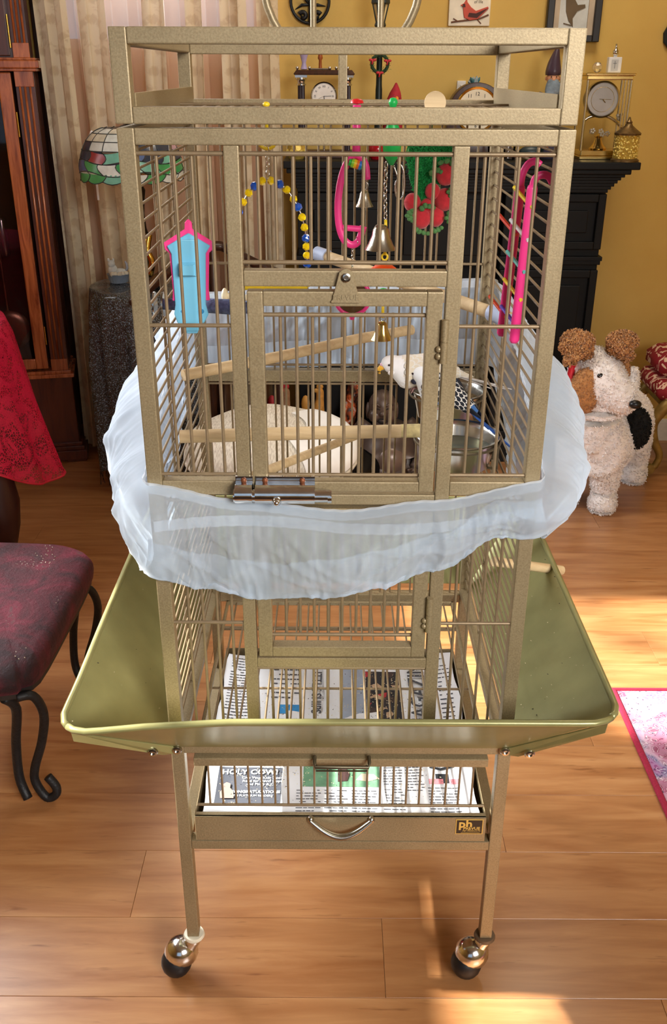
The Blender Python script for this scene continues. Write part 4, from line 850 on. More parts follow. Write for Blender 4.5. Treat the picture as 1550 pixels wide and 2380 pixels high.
def column(z0, z1, xa, xb, name='fluted_pilaster'):
    b = MB().box(xa, xb, .004, .02, z0, z1); c_ = G(name, b, MAHOG)
    w_ = (xb-xa); 
    b2 = MB()
    for k in range(3): x_ = xa+w_*(.22+.28*k); b2.tube([(x_, .003, z0+.045), (x_, .003, z1-.045)], .0042, 8)
    part('reed', b2.xf(CR), CHERRY, c_, 180)
    part('block', MB().box(xa-.001, xb+.001, -.001, .02, z1-.05, z1).xf(CR), CHERRY, c_, bevel=.001); part('block', MB().box(xa-.001, xb+.001, -.001, .02, z0, z0+.045).xf(CR), CHERRY, c_, bevel=.001)
column(.376, 1.43, -.066, -.006); column(.376, 1.43, -Wc+.006, -Wc+.066)
dr = MB(); dx0, dx1 = -Wc+.075, -.078
dr.box(dx1-.045, dx1, 0, .018, .385, 1.425).box(dx0, dx0+.045, 0, .018, .385, 1.425).box(dx0+.045, dx1-.045, 0, .018, .385, .425).box(dx0+.045, dx1-.045, 0, .018, 1.385, 1.425)
do = G('pendulum_door', dr, CHERRY, bevel=.004)
part('door_glass', MB().box(dx0+.045, dx1-.045, .008, .011, .425, 1.385).xf(CR), SMOKE, do)
part('hinge', MB().tube([(dx1+.004, .0, .48), (dx1+.004, .0, .55)], .003, 8).tube([(dx1+.004, 0, 1.22), (dx1+.004, 0, 1.30)], .003, 8).xf(CR), BRASS, do, smooth=60)
pc = (dx1-.045-.085)
pdm = G('pendulum', MB().lathe([(0, -.008), (.05, -.006), (.075, -.001), (.078, .002), (0, .004)], (pc, .07, .525), 32, (0, 1, 0)).tube([(pc, .075, .59), (pc, .075, 1.40)], .005, 8), M('pendulum_copper', (196, 150, 130), .25, .8), smooth=40)
for x_, z_ in ((pc-.05, .86), (pc+.02, .80), (pc-.11, .83)): G('weight', MB().lathe([(.0, 0), (.018, .002), (.02, .01), (.02, .13), (.016, .14), (0, .142)], (x_, .09, z_), 16).tube([(x_, .09, z_+.14), (x_, .09, 1.42)], .0012, 5), M('weight_glassy', (190, 190, 196), .15, .9), smooth=50)
hd = G('hood', MB().box(-Wc+.01, -.012, .012, Dp, 1.466, 2.0), MAHOG, bevel=.003)
G('hood_cornice', MB().box(-Wc-.02, .020, -.024, Dp, 1.438, 1.462).box(-Wc-.012, .012, -.016, Dp, 1.428, 1.438).box(-Wc-.012, .010, -.014, Dp, 1.462, 1.470), CHERRY, bevel=.003)
for xa, xb in ((-.060, -.008), (-Wc+.008, -Wc+.060)): column(1.470, 2.0, xa, xb, 'hood_column')
G('hood_door', MB().box(-.13, -.070, -.002, .012, 1.475, 1.98).box(-Wc+.07, -Wc+.13, -.002, .012, 1.475, 1.98).box(-Wc+.13, -.13, -.002, .012, 1.475, 1.53), MAHOG, bevel=.003)
G('dial_surround', MB().box(-Wc+.13, -.13, .004, .010, 1.53, 1.98), M('dial_gold', (190, 140, 50), .35, .6))
G('hinge', MB().tube([(-.066, -.003, 1.50), (-.066, -.003, 1.60)], .003, 8), BRASS, smooth=60)
G('crown', MB().box(-Wc-.03, .03, -.03, Dp, 2.0, 2.04).box(-Wc-.01, .01, -.01, Dp, 2.04, 2.10), CHERRY, bevel=.004)
# ------------------------------------------------------------------ side table under a sequinned black cloth
tcx, tcy, ttz, tr_ = -.70, 2.25, .735, .185
st_ = thing('small_round_table', (tcx, tcy, 0), 'small round pedestal table hidden under the glittering black cloth', 'table')
part('table_top', MB().lathe([(0, ttz-.022), (tr_-.01, ttz-.022), (tr_-.004, ttz-.012), (tr_-.01, ttz-.004), (0, ttz-.004)], (tcx, tcy, 0), 32), DARKW, st_, 40)
part('pedestal', MB().lathe([(.03, .1), (.05, .14), (.025, .3), (.035, .5), (.02, .6), (.06, .713)], (tcx, tcy, 0), 20), DARKW, st_, 60)
for k in range(3): a = k*2.1+.5; part('leg', MB().tube([(tcx, tcy, .16), (tcx+.10*cos(a), tcy+.10*sin(a), .10), (tcx+.18*cos(a), tcy+.18*sin(a), .014)], .014, 8), DARKW, st_, 60)
t = NT('black_sequin_cloth'); v = t.coord(); vo = t.add('ShaderNodeTexVoronoi'); vo.inputs['Scale'].default_value = 420; t.l(v, vo.inputs['Vector'])
big = t.noise(v, 7, 4, .6); t.col(t.ramp(vo.outputs['Color'], [(.50, S(10, 11, 14)), (.68, S(28, 34, 42)), (.86, S(150, 166, 180))]))
t.set(Roughness=.22, Specular_IOR_Level=.9, Coat_Weight=.5); t.bump(t.noise(v, 90, 4, .7), .9, .008); SEQ = t.m
def blackcloth(i, j):
    a = 2*pi*i
    if j < .22: r_ = tr_*1.03*j/.22; return Vector((tcx+r_*cos(a), tcy+r_*sin(a), ttz+.002+.0015*sin(a*9)))
    t_ = (j-.22)/.78; corner = abs(sin(2*a+.9)); L = .56+.13*corner
    f = sin(a*11+1.2*sin(a*3))*.5+.5*sin(a*19+t_*1.5); r_ = tr_*1.03+.012*min(1, t_*8)+.030*min(1,t_*2.5)*f-.03*t_*(1-corner)
    return Vector((tcx+r_*cos(a), tcy+r_*sin(a), ttz+.002-min(1, t_*8)*.006-L*t_+.004))
bc = part('black_cloth', MB().grid(blackcloth, 150, 44, closeu=True), SEQ, None, 180, loc=(tcx, tcy, ttz), label='black glittery sequinned cloth draped over the small table beside the curtains', cat='tablecloth', fix=False)
fr_ = MB(); RR = Random_(4)
for k in range(170):
    i = RR.random(); p = blackcloth(i, 1); fr_.tube([p, p+Vector((RR.uniform(-.01, .01), RR.uniform(-.01, .01), -.05)), p+Vector((RR.uniform(-.012, .012), RR.uniform(-.012, .012), -RR.uniform(.07, .11)))], .0013, 3)
part('fringe', fr_, M('fringe_black', (18, 18, 22), .5), bc, kind='stuff', fix=False)
# cat in a basket
bx, by_, bz = -.795, 2.28, ttz+.004
ct = thing('kitten_basket_figurine', (bx, by_, bz), 'small grey-white figurine of a kitten in a fluted tub on the black cloth', 'figurine')
TUB = M('tub_bluegrey', (128, 142, 160), .5); KIT = M('kitten_white', (204, 208, 206), .6, 0, .1, 60)
tb_ = MB(); rings = []
for r_, h_ in ((.030, 0), (.034, .012), (.037, .026), (.040, .030), (.036, .031), (.0, .028)): rings.append([Vector((bx+(r_+(.0014 if k % 2 else 0))*cos(2*pi*k/36), by_+(r_+(.0014 if k % 2 else 0))*sin(2*pi*k/36), bz+h_)) for k in range(36)])
part('tub', tb_.loft(rings), TUB, ct, 30)
k_ = MB().sph((bx-.018, by_, bz+.042), .018, 14, (1, 1, 1.2)).sph((bx-.020, by_-.006, bz+.066), .0135, 14).sph((bx-.029, by_-.006, bz+.079), .0045, 8, (1, .6, 1.5)).sph((bx-.012, by_-.006, bz+.079), .0045, 8, (1, .6, 1.5)).sph((bx+.010, by_, bz+.036), .017, 12, (1.4, 1, .8))
part('kitten', k_, KIT, ct, 180)
part('kitten_tail', MB().tube([(bx+.026, by_, bz+.036), (bx+.034, by_, bz+.050), (bx+.033, by_, bz+.066), (bx+.028, by_, bz+.074)], [.005, .005, .0045, .003], 8), M('kitten_grey', (150, 156, 170), .6), ct, 180)
for x_, y2 in ((bx-.004, -.028), (bx+.012, -.03), (bx+.020, -.022), (bx-.014, -.03), (bx+.03, -.01)): part('yarn_ball', MB().sph((x_, by_+y2, bz+.033), .009, 10), M('yarn_cream', (214, 206, 188), .8), ct, 180)
# stained glass lamp
lx, ly = -.690, 2.16
tl_ = thing('stained_glass_lamp', (lx, ly, ttz), 'lamp with domed stained glass shade of white, green, pink and blue pieces', 'lamp')
DB = M('dark_bronze', (48, 38, 30), .4, .7)
part('lamp_base', MB().lathe([(0, 0), (.055, .002), (.058, .012), (.035, .024), (.018, .05), (.014, .09), (.022, .13), (.026, .16), (.014, .20), (.010, .25), (.016, .30), (.02, .325), (.009, .345), (.009, .40), (0, .44)], (lx+.01, ly+.05, ttz+.004), 20), DB, tl_, 60)
part('gilt_figure', MB().tube(cr([(lx+.03, ly, ttz+.05), (lx+.045, ly-.01, ttz+.10), (lx+.032, ly-.01, ttz+.14), (lx+.04, ly, ttz+.19)], 4), [.012]*13, 8), BRASS, tl_, 180)
SH0 = 1.110
def shade(a, t_):   # t 0 rim .. 1 top
    r_ = .172*cos(t_*1.32)**.62*(1.0 if t_ > .12 else 1.0-.02*(.12-t_)/.12); z_ = SH0+.155*sin(t_*1.45)/sin(1.45)
    return Vector((lx+r_*cos(a), ly+r_*sin(a), z_+(.008*abs(sin(a*8))*-1 if t_ < .01 else 0)))
GC = [M('glass_'+n_, c_, .25, 0, .18, 30, Transmission_Weight=.15, Subsurface_Weight=0) for n_, c_ in (('white', (226, 232, 228)), ('cream', (224, 220, 200)), ('green', (70, 160, 96)), ('teal', (120, 190, 170)), ('blue', (92, 112, 160)), ('navy', (54, 66, 88)), ('pink', (206, 168, 180)), ('red', (150, 40, 50)))]
RR = Random_(21)
NS = 16; edges_ = [0, .10, .26, .42, .58, .76, .95]
lead = MB()
for band in range(6):
    for k in range(NS):
        a0, a1 = 2*pi*k/NS, 2*pi*(k+1)/NS; t0, t1 = edges_[band], edges_[band+1]
        if band == 0: pal = [2, 0, 3, 0]
        elif band == 1: pal = [2, 3, 0, 4, 6]
        elif band == 2: pal = [3, 5, 0, 4, 6, 7] 
        elif band == 3: pal = [0, 0, 5, 6, 0]
        else: pal = [0, 0, 1]
        g = GC[pal[RR.randrange(len(pal))]]
        wob = lambda a, t_: shade(a+.10*sin(t_*17+band)*(1 if band < 3 else 0), min(.95, max(0, t_+.03*sin(a*5+band)*(1 if 0 < band < 3 else 0))))
        b = MB().grid(lambda i, j: wob(a0+(a1-a0)*(.03+.94*i), t0+(t1-t0)*(.05+.9*j)), 4, 4)
        part('glass_piece', b, g, tl_, 180, fix=False)
        lead.tube([wob(a0, t0+(t1-t0)*q/4) for q in range(5)], .0016, 5)
        lead.tube([wob(a0+(a1-a0)*q/4, t0) for q in range(5)], .0016, 5)
part('lead_came', lead, M('lead_came', (60, 66, 68), .5, .5), tl_, 180)
part('finial', MB().lathe([(.02, 0), (.028, .006), (.01, .014), (.012, .03), (0, .045)], (lx, ly, 1.262), 16), DB, tl_, 60)
part('paper_cone', MB().lathe([(.022, 0), (.016, .05), (.006, .088), (0, .092), (0, .001)], (-.845, 2.30, 1.155), 16).tube([(-.845, 2.30, 1.16), (-.845, 2.30, 1.02)], .004, 6), M('paper_white', (236, 236, 240), .7), tl_, 60)
# dark wooden armchair beyond the cage
ac = thing('dark_wooden_armchair', (-.38, 2.3, 0), 'dark wooden armchair with curved arms standing behind the cage', 'chair')
arm = cr([(-.665, 1.93, .742), (-.655, 2.0, .762), (-.62, 2.1, .785), (-.56, 2.25, .815), (-.50, 2.38, .842), (-.45, 2.42, .845), (-.41, 2.42, .833), (-.34, 2.40, .80), (-.25, 2.36, .766), (-.15, 2.28, .75)], 4)
part('arm_rail', MB().tube(arm, [(.018, .026)]*len(arm), 10, up=(0, 0, 1)), DARKW, ac, 180)
for x_, z_ in ((-.56, .80), (-.47, .83), (-.38, .82), (-.29, .78)): part('back_slat', MB().tube([(x_, 2.40, z_), (x_+.01, 2.38, .44)], .013, 8), DARKW, ac, 60)
part('seat', MB().prism([(-.48, 2.13), (-.20, 2.13), (-.22, 2.42), (-.48, 2.42)], (0, 0, .035), (0, 0, .42), (1, 0, 0), (0, 1, 0)), DARKW, ac, bevel=.01)
for x_, y_ in ((-.46, 2.16), (-.22, 2.16), (-.46, 2.40), (-.24, 2.40)): part('leg', MB().tube([(x_, y_, .43), (x_*1.04+.01, y_, 0)], [.018, .014], 10), DARKW, ac, 60)
for x_ in (-.47, -.21): part('arm_post', MB().tube([(x_, 2.38, .45), (x_, 2.39, .80 if x_ < -.3 else .765)], .013, 8), DARKW, ac, 60)
# ------------------------------------------------------------------ things on the mantel shelf, left to right
MZ = 1.150; MY = 2.48
cc = thing('column_mantel_clock', (-.055, MY, MZ), 'mantel clock held between two dark fluted columns with silver capitals', 'clock')
DC = M('column_dark', (46, 36, 46), .35); SIL = M('polished_silver', (214, 214, 212), .15, 1, .05)
for x_ in (-.135, .027):
    part('column', MB().loft([[Vector((x_+(.0125-(.0012 if k % 2 else 0))*cos(2*pi*k/28), MY+(.0125-(.0012 if k % 2 else 0))*sin(2*pi*k/28), z_)) for k in range(28)] for z_ in (MZ+.025, MZ+.235)]), DC, cc, 20)
    part('capital', MB().lathe([(.013, .235), (.017, .237), (.017, .241), (.0135, .243), (.0145, .252), (.020, .256), (.020, .262), (.0, .262)], (x_, MY, MZ), 16).box(x_-.021, x_+.021, MY-.021, MY+.021, MZ+.262, MZ+.270), SIL, cc, 50)
part('top_slab', MB().loft([[Vector((-.054+sx_*wx, MY+sy_*wy, z_)) for sx_, sy_ in ((-1, -1), (1, -1), (1, 1), (-1, 1))] for wx, wy, z_ in ((.104, .040, MZ+.270), (.106, .042, MZ+.274), (.098, .036, MZ+.284), (.096, .034, MZ+.286))]), DARKW, cc)
part('base_slab', MB().box(-.165, .057, MY-.045, MY+.045, MZ, MZ+.014).box(-.155, .047, MY-.035, MY+.035, MZ+.014, MZ+.025), DARKW, cc, bevel=.002)
for x_ in (-.148, -.105, -.035, -.012, .028): part('ball_finial', MB().sph((x_, MY-.02, MZ+.292), .006, 10).tube([(x_, MY-.02, MZ+.286), (x_, MY-.02, MZ+.29)], .003, 8), SIL, cc, 180)
part('gallery_rail', MB().tube([(-.105, MY-.02, MZ+.289), (-.03, MY-.02, MZ+.289)], .0028, 8), SIL, cc, 60)
cf = (-.055, MY-.012, MZ+.203)
dl_ = part('dial_case', MB().lathe([(0, 0), (.043, 0), (.046, .005), (.046, .02), (.042, .024), (.0405, .022), (0, .022)], cf, 32, (0, -1, 0)), SIL, cc, 50)
part('dial', MB().lathe([(0, .0222), (.0402, .0222), (.0402, .0226), (0, .0226)], cf, 32, (0, -1, 0)), WHITEC, dl_, 30)
nm = MB()
for k, s_ in enumerate(('XII', 'I', 'II', 'III', 'IIII', 'V', 'VI', 'VII', 'VIII', 'IX', 'X', 'XI')):
    a = radians(90-30*k); textmb(s_, .0095, FRONT(cf[0]+.031*cos(a), cf[1]-.0230, cf[2]+.031*sin(a)) @ Matrix.Rotation(a-pi/2, 4, 'Z'), .0002, nm)
yy = cf[1]-.0236; nm.tube([(cf[0], yy, cf[2]), (cf[0]+.026, yy, cf[2]+.0005)], .0007, 5).tube([(cf[0], yy, cf[2]), (cf[0]+.002, yy, cf[2]-.018)], .0011, 5).tube([(cf[0], yy, cf[2]), (cf[0]-.018, yy, cf[2]-.008)], .0004, 4)
part('numerals_and_hands', nm, M('numeral_black', (30, 34, 44), .6), dl_)
part('hanging_link', MB().tube([(cf[0]-.0, cf[1], cf[2]-.045), (cf[0], cf[1], MZ+.024)], .004, 8), SIL, cc, 60)
fg = thing('lilac_vase', (-.125, MY, MZ+.2865), 'small lilac vase standing on top of the column clock', 'vase')
part('vase', MB().lathe([(.008, 0), (.013, .002), (.009, .012), (.007, .022), (.012, .04), (.016, .052), (.0, .053)], (-.125, MY+.004, MZ+.2865), 16), M('lilac', (176, 164, 204), .4), fg, 60)
bf = thing('wooden_figurine', (-.07, MY, MZ+.2865), 'small orange-brown wooden figure on top of the column clock', 'figurine')
part('figure', MB().lathe([(.012, 0), (.013, .003), (.006, .006), (.005, .03), (.009, .036), (.006, .055), (0, .06)], (-.068, MY+.002, MZ+.2865), 12), M('amber_wood', (160, 84, 34), .4), bf, 60)
lp_ = thing('lamp_post_ornament', (.138, MY, MZ), 'dark green toy street lamp post wearing a wreath with red bows', 'ornament')
DG = M('lamp_green', (22, 36, 36), .4, .2)
part('post', MB().lathe([(.022, 0), (.022, .01), (.016, .018), (.015, .06), (.0135, .075), (.0135, .13), (.016, .135), (.0145, .14), (.0118, .15), (.0118, .225), (.0105, .24), (.0095, .40), (.013, .405), (.009, .412), (.009, .418)], (.138, MY, MZ), 20), DG, lp_, 60)
part('lantern_frame', MB().lathe([(.012, .418), (.018, .42), (.020, .425), (.016, .436)], (.138, MY, MZ), 6).lathe([(.028, .488), (.032, .492), (.03, .52), (.012, .56), (0, .57)], (.138, MY, MZ), 6), DG, lp_, 30)
for k in range(6): a = k*pi/3; part('lantern_bar', MB().tube([(.138+.014*cos(a), MY+.014*sin(a), MZ+.434), (.138+.027*cos(a), MY+.027*sin(a), MZ+.49)], .0022, 6), DG, lp_, 60)
part('lantern_glass', MB().lathe([(.012, .434), (.024, .49)], (.138, MY, MZ), 6), M('cream_glass', (236, 216, 160), .4), lp_, 20)
wr = MB(); RR = Random_(8)
for k in range(420):
    a = RR.uniform(0, 2*pi); rr_ = .028+RR.gauss(0, .0045); c = Vector((.139+rr_*cos(a), MY-.016+RR.gauss(0, .004), MZ+.306+rr_*sin(a))); d = Vector((RR.gauss(0, 1), RR.gauss(0, 1), RR.gauss(0, 1))).normalized()*.006; e = d.orthogonal().normalized()*.0012
    wr._add([c-e, c+e, c+d], [(0, 1, 2)])
wo = part('wreath', MB().tube([(.139+.028*cos(a*pi/12), MY-.015, MZ+.306+.028*sin(a*pi/12)) for a in range(24)], .0055, 8, closed=True), M('wreath_dark', (42, 66, 44), .9), lp_, 180)
part('wreath_needles', wr, M('wreath_green', (62, 96, 58), .9), wo, kind='stuff', fix=False)
for a in (20, 155, 270): part('red_bow', MB().sph((.139+.028*cos(radians(a))-.006, MY-.024, MZ+.306+.028*sin(radians(a))), .0065, 8, (1.2, .5, .7)).sph((.139+.028*cos(radians(a))+.006, MY-.024, MZ+.306+.028*sin(radians(a))), .0065, 8, (1.2, .5, .7)).tube([(.139+.028*cos(radians(a)), MY-.026, MZ+.306+.028*sin(radians(a))), (.137+.028*cos(radians(a)), MY-.026, MZ+.306+.028*sin(radians(a))-.014)], .003, 6), M('bow_red', (190, 44, 56), .5), lp_, 180)
cd = thing('cardinal_figurine', (.19, MY, MZ), 'red cardinal bird figurine with pointed crest on the mantel', 'figurine')
CRD = M('cardinal_felt_red', (170, 34, 50), .8, 0, .15, 60)
cbm = MB(); sweep(cbm, cr([(.192, MY+.01, MZ+.02, .02, .02), (.190, MY, MZ+.06, .036, .034), (.190, MY, MZ+.11, .037, .035), (.190, MY, MZ+.16, .036, .032), (.195, MY-.002, MZ+.20, .026, .024), (.198, MY, MZ+.225, .014, .014), (.1985, MY+.002, MZ+.246, .003, .003)], 4), 18)
part('body', cbm, CRD, cd, 180)
part('face_mask', MB().sph((.200, MY-.022, MZ+.192), .012, 10, (1, .6, 1)), M('mask_dark', (60, 20, 30), .7), cd, 180)
part('beak', MB().lathe([(.0085, 0), (.007, .006), (.001, .014)], (.200, MY-.026, MZ+.195), 10, (.1, -1, -.15)), M('beak_amber', (230, 140, 40), .5), cd, 60)
part('eye', MB().sph((.189, MY-.022, MZ+.204), .0028, 8), M('eye_black', (10, 10, 12), .1), cd, 180)
part('perch_foot', MB().lathe([(.03, 0), (.03, .02), (0, .022)], (.192, MY, MZ), 16), M('log_brown', (90, 66, 44), .8), cd, 50)
tm_ = thing('tambour_clock', (.482, MY, MZ), 'round-topped dark wooden mantel clock with brass-rimmed cream dial', 'clock')
prof = [(-.16, 0), (.16, 0), (.16, .02), (.150, .03), (.125, .045), (.105, .09), (.098, .14)]+[(.098*cos(a), .155+.094*sin(a)) for a in [radians(x) for x in range(5, 180, 10)]]+[(-.098, .14), (-.105, .09), (-.125, .045), (-.150, .03), (-.16, .02)]
part('case', MB().prism(prof, (0, .07, 0), (.482, MY-.03, MZ)), DARKW, tm_, 30, bevel=.003)
bz_ = part('bezel', MB().lathe([(.066, 0), (.074, .004), (.076, .002), (.076, 0)], (.482, MY-.03, MZ+.160), 36, (0, -1, 0)), BRASS, tm_, 50)
part('dial', MB().lathe([(0, .001), (.067, .001), (.067, .002), (0, .002)], (.482, MY-.03, MZ+.160), 36, (0, -1, 0)), M('dial_cream', (232, 226, 204), .5), bz_, 30)
nm = MB()
for k in range(12):
    a = radians(90-30*k); textmb(str(k if k else 12), .017, FRONT(.482+.052*cos(a), MY-.0325, MZ+.160+.052*sin(a)), .0002, nm)
nm.tube([(.482, MY-.034, MZ+.16), (.482+.03, MY-.034, MZ+.175)], .001, 4).tube([(.482, MY-.034, MZ+.16), (.482-.01, MY-.034, MZ+.185)], .0014, 4); part('numerals', nm, M('numeral_black'), bz_)
cy1 = thing('crystal_cluster', (.478, MY, MZ+.25), 'rough teal and clear crystal cluster on top of the wooden clock', 'crystal')
RR = Random_(2)
for k in range(9):
    a = RR.uniform(-.9, .9); b = RR.uniform(-.5, .5); part('crystal', MB().lathe([(.006, 0), (.0065, .012), (.001, .022)], (.470+RR.uniform(-.02, .025), MY+RR.uniform(-.01, .01), MZ+.247), 6, (a, b, 1)), M('crystal_teal', (60, 110, 120), .2, 0, .4, 60) if k % 2 else M('crystal_clear', (190, 210, 220), .1, 0, .1, Transmission_Weight=.5), cy1, 10)
gn = thing('gnome_figurine', (.748, MY, MZ), 'bearded garden gnome in a tall dark purple hat, on the mantel', 'figurine')
BD = M('beard_grey', (116, 132, 148), .8, 0, .3, 50, .9, 90, .003); COATP = M('gnome_coat', (70, 66, 92), .7, 0, .2); SKIN = M('gnome_skin', (206, 150, 116), .6)
def lo(name, pts, mat, par, n=18): return part(name, sweep(MB(), cr(pts, 4), n), mat, par, 180)
lo('body', [(.752, MY, MZ, .040, .034), (.752, MY, MZ+.05, .045, .038), (.752, MY, MZ+.12, .046, .036), (.752, MY, MZ+.19, .040, .030), (.750, MY, MZ+.235, .024, .022)], COATP, gn)
lo('hat', [(.746, MY, MZ+.272, .027, .026), (.746, MY, MZ+.285, .029, .027), (.747, MY, MZ+.31, .023, .022), (.750, MY, MZ+.335, .015, .014), (.754, MY, MZ+.358, .006, .006), (.755, MY, MZ+.366, .001, .001)], M('hat_purple', (66, 50, 66), .35), gn)
part('face', MB().sph((.746, MY-.005, MZ+.262), .023, 16, (1, .95, 1)).sph((.744, MY-.029, MZ+.258), .006, 10), SKIN, gn, 180)
for s_ in (-1, 1):
    part('ear', MB().sph((.747+s_*.024, MY, MZ+.262), .006, 8, (.6, .6, 1.1)), SKIN, gn, 180)
    part('eye', MB().sph((.745+s_*.009, MY-.026, MZ+.267), .0022, 8), M('eye_black'), gn, 180)
lo('beard', [(.745, MY-.016, MZ+.252, .020, .012), (.744, MY-.030, MZ+.238, .026, .016), (.744, MY-.034, MZ+.21, .028, .017), (.746, MY-.034, MZ+.18, .022, .013), (.748, MY-.030, MZ+.155, .010, .008), (.749, MY-.028, MZ+.145, .001, .001)], BD, gn)
for s_ in (-1, 1):
    lo('sleeve', [(.752+s_*.036, MY, MZ+.215, .013, .013), (.752+s_*.047, MY-.004, MZ+.18, .013, .014), (.752+s_*.044, MY-.016, MZ+.15, .011, .012)], COATP, gn, 12)
    part('hand', MB().sph((.752+s_*.040, MY-.026, MZ+.145), .0095, 10), SKIN, gn, 180)
part('sack', MB().sph((.788, MY+.01, MZ+.245), .020, 12, (.7, .8, 1.4)).sph((.790, MY+.006, MZ+.272), .009, 10), M('sack_brown', (120, 88, 84), .6), gn, 180)
an = thing('anniversary_clock', (.935, MY, MZ), 'gold and clear glass anniversary clock with white dial and flower pendulum', 'clock')
GOLD = M('pale_gold', (228, 200, 130), .18, 1, .08, 30)
part('base', MB().box(.852, 1.012, MY-.065, MY+.065, MZ, MZ+.012).box(.858, 1.006, MY-.058, MY+.058, MZ+.012, MZ+.030), GOLD, an, bevel=.003)
part('top', MB().box(.846, 1.018, MY-.070, MY+.070, MZ+.272, MZ+.280).box(.852, 1.012, MY-.064, MY+.064, MZ+.258, MZ+.272), GOLD, an, bevel=.003)
CLR = GLASS
for x_ in (.857, 1.007):
    for y_ in (MY-.06, MY+.06): part('corner_column', MB().tube([(x_, y_, MZ+.03), (x_, y_, MZ+.258)], .0048, 10), M('silver_gold', (226, 222, 204), .15, 1, .05), an, 60)
for x_ in (.996, .985): part('glass_rod', MB().tube([(x_, MY-.061, MZ+.03), (x_, MY-.061, MZ+.258)], .0028, 8), M('silver_gold'), an, 60)
part('glass_panel', MB().box(.86, 1.004, MY-.0605, MY-.0585, MZ+.03, MZ+.258), CLR, an)
ac_ = (.918, MY-.02, MZ+.196)
ad_ = part('dial_drum', MB().lathe([(0, -.03), (.055, -.03), (.058, -.02), (.058, .02), (.060, .024), (.054, .028), (.052, .024), (0, .024)], ac_, 36, (0, -1, 0)), SIL, an, 50)
part('dial', MB().lathe([(0, .0242), (.052, .0242), (.052, .0248), (0, .0248)], ac_, 36, (0, -1, 0)), WHITEC, ad_, 30)
part('dial_ring', MB().tube([(ac_[0]+.040*cos(a*pi/18), ac_[1]-.0252, ac_[2]+.040*sin(a*pi/18)) for a in range(36)], .0008, 5, closed=True).tube([(ac_[0]-.012, ac_[1]-.027, ac_[2]+.001), (ac_[0]+.03, ac_[1]-.027, ac_[2])], .0007, 4).tube([(ac_[0], ac_[1]-.027, ac_[2]), (ac_[0]+.010, ac_[1]-.027, ac_[2]-.010)], .0016, 5), GOLD, ad_, 180)
part('arched_bridge', MB().tube(cr([(.862, MY-.03, MZ+.125), (.885, MY-.03, MZ+.140), (.93, MY-.03, MZ+.145), (.97, MY-.03, MZ+.13), (1.0, MY-.03, MZ+.105)], 4), .0055, 8), M('silver_gold'), an, 180)
pm = MB().lathe([(.03, .03), (.032, .036), (.018, .05), (.010, .07), (.016, .075), (0, .085)], (.925, MY-.02, MZ), 20); part('pendulum_base', pm, GOLD, an, 50)
RR = Random_(13)
for k in range(5):
    a = k*1.257; fx, fz = .925+.030*cos(a), MZ+.080+.016*RR.random(); fl = MB()
    for q in range(5): fl.sph((fx+.0062*cos(q*1.257), MY-.02+.012*sin(a), fz+.0062*sin(q*1.257)), .0045, 8, (1, .5, 1))
    part('flower', fl, M('gilt_white', (240, 234, 214), .25, .4), an, 180)
part('flower', MB().sph((.985, MY-.045, MZ+.135), .009, 8, (1, .5, 1)).sph((.978, MY-.045, MZ+.145), .007, 8, (1, .5, 1)).sph((.990, MY-.045, MZ+.148), .006, 8, (1, .5, 1)), M('gilt_white'), an, 180)
part('crystal_ball', MB().sph((.898, MY, MZ+.280+.0175), .0175, 9), M('cut_crystal', (250, 250, 250), .02, 0, 0, Transmission_Weight=.9, IOR=1.5), None, 10, loc=(.898, MY, MZ+.28), label='faceted crystal ball on top of the gold anniversary clock', cat='ornament')
pb = thing('white_bottle', (.957, MY, MZ+.2805), 'square white bottle with silver stopper on top of the anniversary clock', 'bottle')
part('bottle_body', MB().box(.932, .978, MY-.014, MY+.014, MZ+.2805, MZ+.330).box(.950, .962, MY-.006, MY+.006, MZ+.330, MZ+.336), M('bottle_white', (228, 230, 236), .3), pb, bevel=.003)
part('stopper', MB().lathe([(.007, 0), (.010, .004), (.009, .014), (.005, .018), (.003, .028), (.004, .034), (0, .037)], (.956, MY, MZ+.336), 14), SIL, pb, 50)
part('label_plate', MB().box(.942, .966, MY-.0148, MY-.014, MZ+.287, MZ+.322), M('label_grey', (196, 200, 208), .4), pb); part('label_cross', MB().box(.953, .955, MY-.0152, MY-.0148, MZ+.294, MZ+.318).box(.948, .960, MY-.0152, MY-.0148, MZ+.309, MZ+.311), M('cross_grey', (120, 126, 140), .4), pb)
ln = thing('gold_lantern_jar', (1.000, 2.40, MZ), 'pebbled gold glass lantern with a bronze conical roof at the mantel end', 'lantern')
LX, LY = .998, 2.355
part('glass_body', MB().loft([[Vector((LX+r_*cos(2*pi*k/10), LY+r_*sin(2*pi*k/10), z_)) for k in range(10)] for r_, z_ in ((.040, MZ+.008), (.040, MZ+.088))]), M('gold_glass', (226, 196, 96), .15, .35, .3, 120, Transmission_Weight=.3), ln, 20)
RR = Random_(6); pbm = MB()
for k in range(260):
    a = RR.uniform(0, 2*pi); pbm.sph((LX+.0395*cos(a), LY+.0395*sin(a), MZ+RR.uniform(.012, .086)), RR.uniform(.0028, .0046), 6)
part('glass_pebbles', pbm, M('gold_pebble', (238, 214, 120), .12, .3, .2, Transmission_Weight=.2), ln, 180, kind='stuff')
BRZ = M('aged_bronze', (110, 88, 54), .4, .7, .3, 90)
part('roof', MB().lathe([(.046, .086), (.047, .092), (.030, .104), (.014, .116), (.010, .124), (.012, .127), (.006, .133), (.003, .142), (0, .144)], (LX, LY, MZ), 10), BRZ, ln, 30)
part('foot', MB().lathe([(0, 0), (.048, 0), (.048, .006), (.042, .010), (0, .010)], (LX, LY, MZ), 20), BRZ, ln, 40)
gb = thing('gold_candle_cup', (-.156, 2.42, MZ), 'small cut gold glass candle cup at the mantel end nearest the curtains', 'candle holder')
